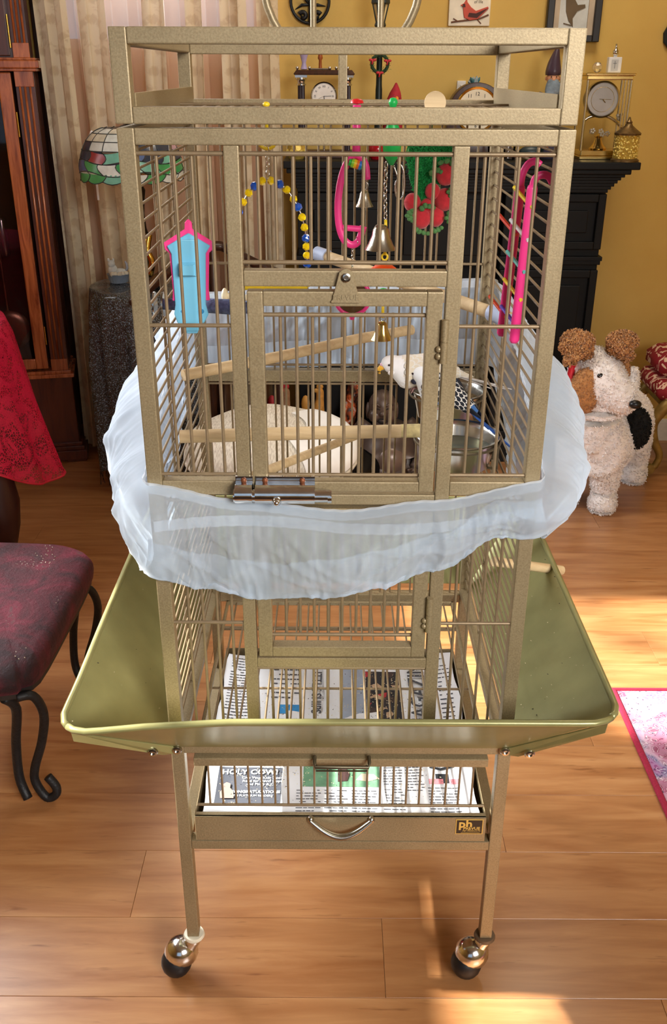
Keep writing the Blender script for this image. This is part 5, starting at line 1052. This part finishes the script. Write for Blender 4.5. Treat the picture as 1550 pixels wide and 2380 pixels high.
part('cup', MB().lathe([(0, 0), (.026, 0), (.034, .012), (.036, .03), (.034, .046), (.031, .046), (.031, .02), (0, .018)], (-.152, 2.40, MZ), 12), M('gold_glass'), gb, 10)
for k in range(5): gb_ = part('stud', MB().sph((-.152+.036*cos(-pi/2+(k-2)*.5), 2.40+.036*sin(-pi/2+(k-2)*.5), MZ+.028), .006, 6), M('gold_pebble'), gb, 10)
rc = thing('red_glass_cup', (.135, 2.40, MZ), 'small red glass candle cup on the mantel in front of the lamp post', 'candle holder')
part('cup', MB().lathe([(0, 0), (.02, 0), (.030, .014), (.034, .036), (.030, .046), (.027, .045), (.028, .02), (0, .015)], (.133, 2.40, MZ), 16), M('red_glass', (190, 24, 40), .12, 0, .1, Transmission_Weight=.3), rc, 50)
for k, (x_, lab) in enumerate(((.545, 'clear glass tumbler on the mantel, the one nearer the wooden clock'), (.60, 'clear glass tumbler on the mantel, the one nearer the gnome'))):
    gt = thing('glass_tumbler', (x_, 2.40, MZ), lab, 'glass', 'clear glasses on the mantel'); part('tumbler', MB().lathe([(0, 0), (.018, 0), (.023, .055), (.0215, .055), (.017, .004), (0, .004)], (x_, 2.40, MZ), 20), CLR, gt, 50)
dk_ = thing('duck_ornament', (.69, 2.40, MZ), 'small dark duck ornament with orange bill in front of the gnome', 'ornament')
part('body', MB().sph((.68, 2.41, MZ+.024), .03, 14, (1.5, .8, .8)).sph((.712, 2.40, MZ+.042), .014, 12), M('duck_dark', (34, 52, 60), .4), dk_, 180); part('bill', MB().sph((.728, 2.398, MZ+.040), .007, 8, (1.4, .8, .5)), M('beak_amber'), dk_, 180)
# ------------------------------------------------------------------ by the hearth, seen through the cage
cu = thing('ribbed_linen_cushion', (-.22, 1.78, .2), 'large off-white ribbed linen cushion lying in the round black bowl chair', 'cushion')
t = NT('ribbed_linen'); v = t.coord('Object', (260, 60, 60)); n = t.noise(v, 1, 3, .6)
t.col(t.ramp(n, [(.35, S(196, 184, 164)), (.6, S(232, 224, 208))])); t.set(Roughness=.9); t.bump(n, .5, .002); LIN = t.m
def cush(i, j):
    a = 2*pi*i; b = -pi/2+pi*j; cb = cos(b); se = lambda v, p: math.copysign(abs(v)**p, v)
    x = .285*se(cos(a), .75)*cb**.5; y_ = .18*se(sin(a), .75)*cb**.5; z = .048*se(sin(b), .8)
    z += .010*mnoise.noise(Vector((x*7, y_*7, 1)))+.25*y_+(.045*math.exp(-((x+.02)/.18)**2))*max(0, sin(b))
    return Vector((-.222+x, 1.776+y_, .292+z))
part('cushion', MB().grid(cush, 60, 26, closeu=True), LIN, cu, 180)
part('piping', MB().tube([cush(k/60, .5)+Vector((0, 0, -.004)) for k in range(60)], .007, 6, closed=True), M('piping_cream', (226, 218, 200), .8), cu, 180)
def wcl2(i, j):
    p = cush((.80+i*.38) % 1.0, .50+.45*j); return p+Vector((.004, -.004, .007+.008*mnoise.noise(p*12)))
part('white_cloth', MB().grid(wcl2, 40, 20), M('white_cloth', (246, 246, 244), .8, 0, .03, 30, .4, 300), cu, 180, fix=False)
wk = thing('black_bowl_seat', (-.18, 1.79, 0), 'wide round black bowl with a red inner rim under the linen cushion', 'bowl')
part('bowl', MB().lathe([(0, .012), (.15, .014), (.24, .05), (.308, .105), (.317, .108), (.311, .097), (.24, .036), (.156, .0), (0, 0)], (-.176, 1.786, .115), 48), M('black_lacquer', (14, 14, 16), .2), wk, 60)
part('stand', MB().lathe([(0, 0), (.17, 0), (.17, .02), (.09, .05), (.09, .10), (.14, .1155), (0, .1155)], (-.176, 1.786, 0), 32), M('black_lacquer'), wk, 40)
rb = MB(); rim = [Vector((-.176+.300*cos(a), 1.786+.300*sin(a), .203)) for a in [radians(x) for x in range(-85, -8, 5)]]
part('red_stripe', MB().tube(rim, [(.010, .004)]*len(rim), 8, up=(0, 0, 1)), M('stripe_red', (176, 70, 64), .4), wk, 180)
bd = thing('laughing_buddha', (.19, 2.2, 0), 'dark bronze laughing seated buddha statue on the floor', 'statue')
BR = M('statue_bronze', (84, 68, 60), .38, .15, .25, 18, .2, 90)
bb2 = MB(); sweep(bb2, cr([(.19, 2.2, .0, .13, .11), (.19, 2.2, .03, .15, .12), (.19, 2.19, .07, .14, .115), (.19, 2.18, .12, .115, .105), (.19, 2.2, .17, .10, .085), (.185, 2.215, .21, .085, .06), (.18, 2.22, .235, .045, .04), (.175, 2.22, .25, .035, .032)], 4), 24)
part('torso', bb2, BR, bd, 180)
part('belly', MB().sph((.195, 2.115, .115), .064, 20, (1, .75, 1)), M('statue_rubbed', (112, 92, 82), .3, .15), bd, 180)
hx_, hy_, hz_ = .165, 2.195, .292
hd_ = MB().sph((hx_, hy_, hz_+.008), .056, 24, (.94, .95, 1.16)).sph((hx_-.026, hy_-.026, hz_-.018), .028, 14, (1, .9, 1)).sph((hx_+.026, hy_-.026, hz_-.018), .028, 14, (1, .9, 1)).sph((hx_, hy_-.030, hz_-.046), .024, 12, (1.3, .8, .7)).sph((hx_, hy_-.054, hz_-.004), .011, 12, (1.1, 1, 1))
hd_.tube([(hx_-.036, hy_-.040, hz_+.026), (hx_-.022, hy_-.052, hz_+.033), (hx_-.008, hy_-.052, hz_+.024)], .0045, 8).tube([(hx_+.036, hy_-.040, hz_+.026), (hx_+.022, hy_-.052, hz_+.033), (hx_+.008, hy_-.052, hz_+.024)], .0045, 8)
hh = part('head', hd_, BR, bd, 180)
for s_ in (-1, 1):
    part('ear', MB().sph((hx_+s_*.054, hy_-.004, hz_-.006), .022, 12, (.35, .6, 1.5)), BR, hh, 180)
    part('eye_crease', MB().tube([(hx_+s_*.010, hy_-.053, hz_+.012), (hx_+s_*.022, hy_-.052, hz_+.017), (hx_+s_*.034, hy_-.042, hz_+.012)], .002, 6), M('crease_dark', (34, 26, 24), .6), hh, 180)
part('open_mouth', MB().sph((hx_, hy_-.050, hz_-.034), .014, 12, (1.3, .6, .75)), MC['crease_dark'], hh, 180)
part('teeth', MB().sph((hx_, hy_-.056, hz_-.029), .008, 10, (1.4, .5, .4)), BR, hh, 180)
for s_ in (-1, 1):
    part('robe_sleeve', sweep(MB(), cr([(.185+s_*.07, 2.22, .225, .035, .04), (.19+s_*.115, 2.19, .17, .038, .04), (.19+s_*.125, 2.13, .11, .036, .038), (.19+s_*.10, 2.09, .085, .028, .03)], 4), 14), BR, bd, 180)
    hn = MB().sph((.19+s_*.090, 2.075, .088), .020, 12, (1.1, .9, .7))
    for q in range(4): hn.tube([(.19+s_*(.094-.008*q), 2.065, .092-.004*q), (.19+s_*(.080-.010*q), 2.045, .084-.006*q), (.19+s_*(.072-.010*q), 2.045, .072-.005*q)], [.0055, .005, .004], 8)
    hn.tube([(.19+s_*.080, 2.065, .100), (.19+s_*.066, 2.052, .102)], [.006, .004], 8); part('hand', hn, BR, bd, 180)
part('robe_fold', MB().tube(cr([(.09, 2.12, .06), (.14, 2.065, .045), (.20, 2.05, .04), (.26, 2.07, .05), (.30, 2.12, .06)], 4), .016, 10).tube(cr([(.07, 2.0, .03), (.13, 2.06, .018), (.20, 2.04, .016), (.27, 2.06, .02), (.32, 2.13, .03)], 4), .016, 10), BR, bd, 180)
fi = thing('glazed_brown_figurine', (.04, 2.33, 0), 'tall glossy orange and brown glazed figurine between cushion and buddha', 'figurine')
t = NT('mottled_glaze'); t.col(t.ramp(t.noise(t.coord(), 22, 3, .5, 1), [(.40, S(50, 30, 26)), (.52, S(150, 70, 40)), (.60, S(226, 110, 60)), (.66, S(200, 190, 186))])); t.set(Roughness=.12, Coat_Weight=.6)
part('figure', sweep(MB(), cr([(.03, 2.33, 0, .05, .05), (.03, 2.33, .08, .045, .04), (.035, 2.33, .16, .03, .03), (.04, 2.33, .22, .036, .034), (.052, 2.33, .27, .024, .024), (.060, 2.33, .31, .030, .028), (.064, 2.33, .355, .022, .02), (.066, 2.33, .385, .004, .004)], 5), 18), t.m, fi, 180)
for k, (x_, hc, lab) in enumerate(((-.22, (180, 40, 50), 'small rooster figurine with red comb, half hidden behind the cushion'), (-.09, (196, 140, 60), 'golden hen figurine standing behind the cushion, nearer the buddha'))):
    hn_ = thing('rooster_figurine', (x_, 2.30, 0), lab, 'figurine'); GB = M('golden_feather_%d' % k, (190, 134, 60) if k else (150, 110, 80), .6, 0, .3, 60)
    part('body', sweep(MB(), cr([(x_, 2.30, 0, .03, .03), (x_, 2.30, .12, .045, .04), (x_+.01, 2.30, .22, .035, .03), (x_+.02, 2.30, .29, .018, .016), (x_+.02, 2.30, .325, .016, .015), (x_+.02, 2.30, .34, .004, .004)], 4), 14), GB, hn_, 180)
    part('comb', MB().sph((x_+.02, 2.30, .342), .012, 8, (1.2, .4, 1)).sph((x_+.006, 2.29, .33), .009, 8, (1, .4, 1)), M('comb_%d' % k, hc, .6), hn_, 180)
    part('tail', MB().sph((x_-.035, 2.31, .27), .025, 10, (.7, .5, 1.4)), M('comb_%d' % k), hn_, 180)
# ------------------------------------------------------------------ low red chair with wrought iron legs
SZ = .372
ch = thing('iron_legged_stool', (-.78, .62, 0), 'low stool with burgundy velvet beaded seat and curled wrought iron legs', 'stool')
t = NT('burgundy_beaded_velvet'); v = t.coord(); n = t.noise(v, 9, 5, .65, 1); c = t.ramp(n, [(.38, S(30, 5, 13)), (.54, S(76, 8, 26)), (.62, S(104, 18, 42)), (.70, S(74, 60, 58))])
t.col(c); t.set(Roughness=.7, Sheen_Weight=.1, Sheen_Tint=(1, .2, .35, 1)); t.bump(t.noise(v, 70, 5, .7), .8, .006); VEL = t.m
sp_ = [(-.628, .385), (-.600, .42), (-.592, .60), (-.590, .80), (-.605, .87), (-.66, .915), (-.74, .935), (-.95, .94), (-.98, .90), (-.985, .62), (-.965, .39), (-.93, .360), (-.66, .358)]
def inset(poly, k):
    cx0 = sum(p[0] for p in poly)/len(poly); cy0 = sum(p[1] for p in poly)/len(poly); return [(cx0+(x-cx0)*k, cy0+(y_-cy0)*k) for x, y_ in poly]
sp_ = [(p[0], p[1]) for p in cr([(a, b) for a, b in sp_]+[sp_[0]], 3)][:-1]
rg = [[Vector((x, y_, z)) for x, y_ in inset(sp_, k)] for k, z in ((1.0, SZ-.045), (1.012, SZ-.032), (1.01, SZ-.018), (.97, SZ-.002), (.88, SZ+.010), (.6, SZ+.018), (.2, SZ+.020))]
seat = part('seat_cushion', MB().loft(rg), VEL, ch, 180)
bm2 = MB(); RR = Random_(17)
for k in range(17):
    bx_, by2 = RR.uniform(-.76, -.62), RR.uniform(.42, .86)
    for q in range(RR.randrange(4, 10)): bm2.sph((bx_+.014*cos(q*.8+k), by2+.016*sin(q*.8+k)*(1+.1*q), SZ+.0135+(.004 if bx_ < -.68 else -.003)), .0017, 6)
part('bead_embroidery', bm2, M('silver_beads', (200, 190, 176), .2, .7), seat, 180, kind='stuff')
part('seat_board', MB().prism(inset(sp_, .975), (0, 0, .022), (0, 0, SZ-.062), (1, 0, 0), (0, 1, 0)), M('seat_board_black', (40, 34, 32), .6), ch, bevel=.002)
IR = M('hammered_iron', (34, 34, 36), .5, .4, .2, 60, .5, 160, .002)
def ileg(px, py, s_):
    a = cr([(px-.022, py, SZ-.062), (px-.010, py+.02, .27), (px-.035, py+.05, .16), (px-.045, py+.06, .06), (px-.028, py+.045, .014)], 5)
    b = cr([(px+.002, py, SZ-.060), (px+.030, py+.015, .305), (px+.040, py+.03, .25), (px+.022, py+.045, .17), (px-.006, py+.055, .09), (px-.010, py+.056, .05), (px+.010, py+.05, .014), (px+.030, py+.05, .020), (px+.034, py+.052, .040), (px+.018, py+.055, .066)], 5)
    l_ = part('leg', MB().tube(a, .0100, 12), IR, ch, 180); part('scroll', MB().tube(b, .0095, 12), IR, l_, 180)
ileg(-.640, .375, 1); ileg(-.628, .800, 1); ileg(-.93, .40, 1); ileg(-.93, .86, 1)
# ------------------------------------------------------------------ round table with red lace cloth, mostly out of frame
TX, TY, TZ = -1.375, 1.55, .755
rt = thing('lace_covered_table', (TX, TY, 0), 'dark table under the red lace cloth, only one turned leg showing', 'table')
part('table_top', MB().lathe([(0, TZ-.03), (.36, TZ-.03), (.375, TZ-.015), (.36, TZ-.003), (0, TZ-.003)], (TX, TY, 0), 40), DARKW, rt, 40)
for lx_, ly_ in ((-1.035, 1.46), (-1.66, 1.40), (-1.40, 1.82)): part('leg', MB().lathe([(.0, 0), (.028, .0), (.030, .012), (.018, .03), (.018, .05), (.034, .09), (.052, .16), (.060, .24), (.050, .32), (.030, .40), (.026, .46), (.034, .50), (.030, .53), (.03, TZ-.03)], (lx_, ly_, 0), 20), M('leg_maroon', (52, 22, 20), .4), rt, 60)
t = NT('red_lace'); t.n.remove(t.b)
d_ = t.add('ShaderNodeBsdfPrincipled'); d_.inputs['Base Color'].default_value = S(222, 34, 80); d_.inputs['Roughness'].default_value = .45
tl2 = t.add('ShaderNodeBsdfTranslucent'); tl2.inputs[0].default_value = S(230, 40, 76); tr2 = t.add('ShaderNodeBsdfTransparent')
v = t.coord('Object'); vo = t.add('ShaderNodeTexVoronoi'); vo.inputs['Scale'].default_value = 120; vo.feature = 'DISTANCE_TO_EDGE'; t.l(v, vo.inputs['Vector']); nz = t.noise(v, 12, 4, .6, 2)
hole = t.ramp(vo.outputs['Distance'], [(.06, (0, 0, 0, 1)), (.12, (1, 1, 1, 1))]); zone = t.ramp(nz, [(.46, (.12, .12, .12, 1)), (.54, (.75, .75, .75, 1))]); f_ = t.mix(1.0, hole, zone, 'MULTIPLY')
m1 = t.add('ShaderNodeMixShader'); m1.inputs[0].default_value = .35; t.l(d_.outputs[0], m1.inputs[1]); t.l(tl2.outputs[0], m1.inputs[2])
m2 = t.add('ShaderNodeMixShader'); t.l(f_, m2.inputs[0]); t.l(m1.outputs[0], m2.inputs[1]); t.l(tr2.outputs[0], m2.inputs[2]); t.l(m2.outputs[0], t.out.inputs[0]); LACE = t.m
def lace(i, j):
    a = 2*pi*i
    if j < .3: r_ = .385*j/.3; return Vector((TX+r_*cos(a), TY+r_*sin(a), TZ+.001))
    t_ = (j-.3)/.7; c4 = abs(cos(2*a))**1.5; L = .30+.17*c4; f = sin(a*14+.8)*.5+sin(a*23)*.5
    r_ = .385+.010*min(1, t_*9)+t_*(.100*c4)+.022*t_*f
    return Vector((TX+r_*cos(a), TY+r_*sin(a), TZ-.004*min(1, t_*6)-L*t_))
lc = part('red_lace_cloth', MB().grid(lace, 180, 40, closeu=True), LACE, None, 180, loc=(TX, TY, TZ), label='red lace tablecloth with a pointed corner hanging at the photo\'s left edge', cat='tablecloth', fix=False)
part('hem', MB().tube([lace(k/180, 1) for k in range(180)], .0035, 5, closed=True), M('hem_red', (190, 24, 52), .6), lc, 180)
# ------------------------------------------------------------------ rug
rgx0, rgx1, rgy0, rgy1 = .694, 1.75, -.45, .842
rug = thing('patterned_rug', (1.2, .2, 0), 'ornate pink, blue and white patterned rug with dark red border', 'rug')
t = NT('ornate_rug_pile'); v = t.coord('Object', (1, 1, 1)); vo = t.add('ShaderNodeTexVoronoi'); vo.inputs['Scale'].default_value = 48; vo.inputs['Randomness'].default_value = .8; wn = t.add('ShaderNodeTexNoise'); wn.inputs['Scale'].default_value = 40; t.l(v, wn.inputs['Vector']); vm = t.mix(.045, v, wn.outputs['Color'], 'ADD'); t.l(vm, vo.inputs['Vector'])
vr = t.add('ShaderNodeTexVoronoi'); vr.inputs['Scale'].default_value = 75; t.l(v, vr.inputs['Vector'])
big = t.ramp(t.noise(v, 5, 3, .5, .8), [(.34, S(122, 22, 58)), (.43, S(170, 90, 126)), (.52, S(196, 172, 190)), (.6, S(84, 112, 164)), (.68, S(136, 72, 142))], 'LINEAR')
mo = t.ramp(vo.outputs['Distance'], [(.16, S(96, 20, 52)), (.26, S(214, 200, 208)), (.36, S(130, 36, 78)), (.48, S(186, 140, 166))], 'CONSTANT')
c = t.mix(.45, big, mo); c = t.mix(t.ramp(vr.outputs['Distance'], [(.12, (1, 1, 1, 1)), (.2, (0, 0, 0, 1))]), c, S(52, 46, 74)); t.col(c); t.set(Roughness=.95, Sheen_Weight=.2); t.bump(t.noise(v, 300, 2), .5, .002)
part('rug_field', MB().box(rgx0+.014, rgx1-.014, rgy0+.014, rgy1-.012, 0, .0065), t.m, rug)
part('border', MB().tube([(rgx0+.008, rgy0, .005), (rgx0+.008, rgy1-.008, .005), (rgx1, rgy1-.008, .005), (rgx1, rgy0, .005)], [(.0055, .010)]*4, 10, up=(0, 0, 1), closed=True), M('border_red', (150, 24, 56), .9, 0, .2, 200, .5, 300), rug, 60)
# ------------------------------------------------------------------ gilt cabriole stool, cut by the frame
gs = thing('gilt_stool', (1.40, 2.35, 0), 'carved gold cabriole-legged seat with red and cream upholstery, cut off at the far right', 'seat')
GLT = M('antique_gilt', (150, 122, 62), .45, .45, .3, 40); GLD = M('gilt_groove', (70, 50, 26), .6, .3)
def cab(px, py, sx, sy):
    P_ = [(px+.018*sx, py, .30), (px-.014*sx, py, .262), (px-.034*sx, py, .215), (px-.020*sx, py, .150), (px+.010*sx, py, .09), (px+.000*sx, py, .045), (px-.028*sx, py, .028)]
    l_ = part('cabriole_leg', MB().tube(cr([(a, b, c) for a, b, c in P_], 5), [.026-.013*min(1, i/22) for i in range(31)], 12), GLT, gs, 180)
    part('carved_groove', MB().tube(cr([(a-.0, b-.018+.002*i, c) for i, (a, b, c) in enumerate(P_)][:6], 5), .0036, 6), GLD, l_, 180)
    part('scroll_foot', MB().lathe([(.0, -.018), (.020, -.016), (.022, 0), (.020, .016), (0, .018)], (px-.026*sx, py-.004, .034), 16, (0, 1, 0)).lathe([(.012, 0), (.013, .012), (.010, .014), (0, .0145)], (px-.036*sx, py-.012, 0), 12), GLT, l_, 60)
cab(1.238, 2.25, 1, 1); cab(1.60, 2.25, -1, 1); cab(1.24, 2.50, 1, 1); cab(1.60, 2.50, -1, 1)
UPH = NT('red_cream_upholstery'); UPH.col(UPH.ramp(UPH.noise(UPH.coord(), 22, 2, .5, 1.6), [(.52, S(140, 14, 26)), (.55, S(226, 190, 160))], 'CONSTANT')); UPH.set(Roughness=.8)
part('apron', MB().box(1.235, 1.605, 2.245, 2.505, .275, .305), GLT, gs, bevel=.006)
part('seat_pad', MB().loft([[Vector((1.42+a*(.195+q), 2.375+b*(.135+q), z)) for a, b in ((-1, -.8), (-.8, -1), (.8, -1), (1, -.8), (1, .8), (.8, 1), (-.8, 1), (-1, .8))] for q, z in ((.0, .305), (.016, .325), (.018, .35), (.004, .375), (-.05, .385))]), UPH.m, gs, 180)
part('back_cushion', MB().loft([[Vector((1.42+a*(.19+q), 2.40+b*(.11+q), z)) for a, b in ((-1, -.8), (-.8, -1), (.8, -1), (1, -.8), (1, .8), (.8, 1), (-.8, 1), (-1, .8))] for q, z in ((-.01, .385), (.008, .40), (.008, .44), (-.02, .47))]), UPH.m, gs, 180)
# ------------------------------------------------------------------ large plush terrier
dg = thing('plush_terrier', (1.02, 2.05, 0), 'large standing plush terrier, curly white with tan ears and a black patch', 'plush toy')
WF = M('white_fleece', (246, 240, 238), .95, 0, .06, 40, Sheen_Weight=.4); TF = M('tan_fleece', (196, 142, 88), .95, 0, .15, 60, Sheen_Weight=.3); BF = M('black_fleece', (10, 12, 14), .95)
db = MB()
# trunk: from chest (front, near the camera) to rump
sweep(db, cr([(.885, 1.845, .27, .02, .03), (.895, 1.87, .27, .075, .10), (.925, 1.93, .255, .100, .118), (.975, 2.02, .262, .104, .125), (1.035, 2.12, .262, .104, .122), (1.085, 2.20, .262, .096, .108), (1.11, 2.245, .255, .05, .06), (1.115, 2.26, .26, .01, .01)], 4), 28)
sweep(db, cr([(.905, 1.935, .28, .085, .10), (.893, 1.92, .34, .080, .088), (.890, 1.92, .40, .078, .082), (.892, 1.925, .44, .07, .07)], 4), 24)
def dleg(x, y_, x2, y2, top=.24, r1=.062, r2=.046): sweep(db, cr([(x, y_, top, r1, r1), (x+(x2-x)*.5, y_+(y2-y_)*.5, top*.6, r1*.86, r1*.86), (x2, y2, .07, r2, r2), (x2-.004, y2-.010, .03, r2*1.08, r2*1.15), (x2-.004, y2-.012, .006, r2*.9, r2*.95), (x2-.004, y2-.012, .0, r2*.5, r2*.5)], 4), 20)
dleg(.940, 1.92, .953, 1.93); dleg(.845, 1.99, .838, 2.00); dleg(1.115, 2.20, 1.142, 2.20, .26, .07, .046); dleg(1.03, 2.28, 1.02, 2.30)
# head and muzzle
sweep(db, cr([(.868, 2.02, .500, .02, .03), (.868, 1.99, .500, .075, .085), (.872, 1.94, .500, .088, .092), (.892, 1.895, .488, .078, .084), (.925, 1.86, .462, .060, .064), (.955, 1.838, .442, .048, .050), (.975, 1.826, .432, .030, .032), (.980, 1.822, .430, .008, .008)], 4), 28)
sweep(db, cr([(1.10, 2.24, .33, .02, .02), (1.115, 2.27, .38, .022, .022), (1.11, 2.28, .43, .014, .014)], 3), 12)
body = part('fleece_body', db, WF, dg, 180)
def ear(c, tip, w_, sx):
    c = Vector(c); tip = Vector(tip); e = MB(); sweep(e, cr([(c.x, c.y, c.z, .03, .02), (c.x+(tip.x-c.x)*.35, c.y-.004, c.z+.062, .052, .022), (c.x+(tip.x-c.x)*.7, c.y-.02, c.z+.075, .052, .022), (tip.x, tip.y, tip.z+.02, .045, .02), (tip.x+.004*sx, tip.y, tip.z-.02, .02, .014)], 4), 16); return part('ear', e, TF, dg, 180)
e1 = ear((.832, 1.93, .560), (.772, 1.89, .575), .05, -1); e2 = ear((.915, 1.93, .560), (.945, 1.885, .595), .05, 1)
ps = MB().sph((.8, 1.872, .478), .001, 6)
def patch(name, c, r_, sc, mat): return part(name, MB().sph(c, r_, 20, sc), mat, dg, 180)
p1_ = patch('tan_cheek_patch', (.826, 1.868, .468), .062, (.9, .55, 1.25), TF); p2_ = patch('tan_cheek_patch', (.962, 1.935, .515), .040, (.5, 1, 1.2), TF)
p3_ = patch('black_side_patch', (1.035, 1.940, .310), .062, (.8, .9, 1.2), BF)
patch('black_belly_patch', (.885, 1.95, .150), .05, (1, .8, .35), BF)
part('eye', MB().sph((.862, 1.842, .528), .0125, 14, (1, .6, .8)), M('eye_black'), dg, 180); part('eye', MB().sph((.940, 1.870, .522), .0105, 14, (.7, .8, .9)), M('eye_black'), dg, 180)
part('nose', MB().sph((.972, 1.790, .448), .019, 14, (1.1, .8, .75)), M('nose_black', (16, 16, 20), .35), dg, 180)
part('red_collar', MB().tube([(.800, 1.96, .57), (.782, 1.92, .50), (.790, 1.90, .43), (.820, 1.89, .405)], [(.010, .028)]*4, 10, up=(1, 0, 0)), M('collar_red', (214, 24, 40), .6), dg, 180)
RR = Random_(33)
def fleece(src, n_, ln_, mat, parent, name='fleece_curls'):
    me = src.data; off = OFF[parent.name]; polys = list(me.polygons); areas = []; s_ = 0
    for p in polys: s_ += p.area; areas.append(s_)
    import bisect
    mb = MB(); co = me.vertices
    for k in range(n_):
        p = polys[min(bisect.bisect(areas, RR.random()*s_), len(polys)-1)]; vs = [co[i].co for i in p.vertices]
        a, b = RR.random(), RR.random()
        if len(vs) == 4: q = vs[0].lerp(vs[1], a).lerp(vs[3].lerp(vs[2], a), b)
        else: q = (vs[0]+vs[1]+vs[2])/3
        nn = p.normal; d = (nn*.75+Vector((RR.gauss(0, .55), RR.gauss(0, .55), RR.gauss(0, .55)))).normalized(); q = q+off
        e = d.cross(Vector((RR.gauss(0, 1), RR.gauss(0, 1), RR.gauss(0, 1)))).normalized(); L = ln_*RR.uniform(.6, 1.2); w_ = L*.22; e2_ = d.cross(e)
        m_ = q+d*L*.6+e2_*L*.35; t_ = q+d*L*.75-e2_*L*.25
        mb._add([q-e*w_-d*L*.2, q+e*w_-d*L*.2, m_+e*w_, m_-e*w_, t_], [(0, 1, 2, 3), (3, 2, 4)])
    return part(name, mb, mat, parent, 180, kind='stuff', fix=False)
fleece(body, 30000, .0085, WF, body); fleece(e1, 2600, .012, TF, e1); fleece(e2, 2600, .012, TF, e2); fleece(p1_, 2200, .007, TF, p1_); fleece(p2_, 900, .007, TF, p2_); fleece(p3_, 1600, .009, BF, p3_)
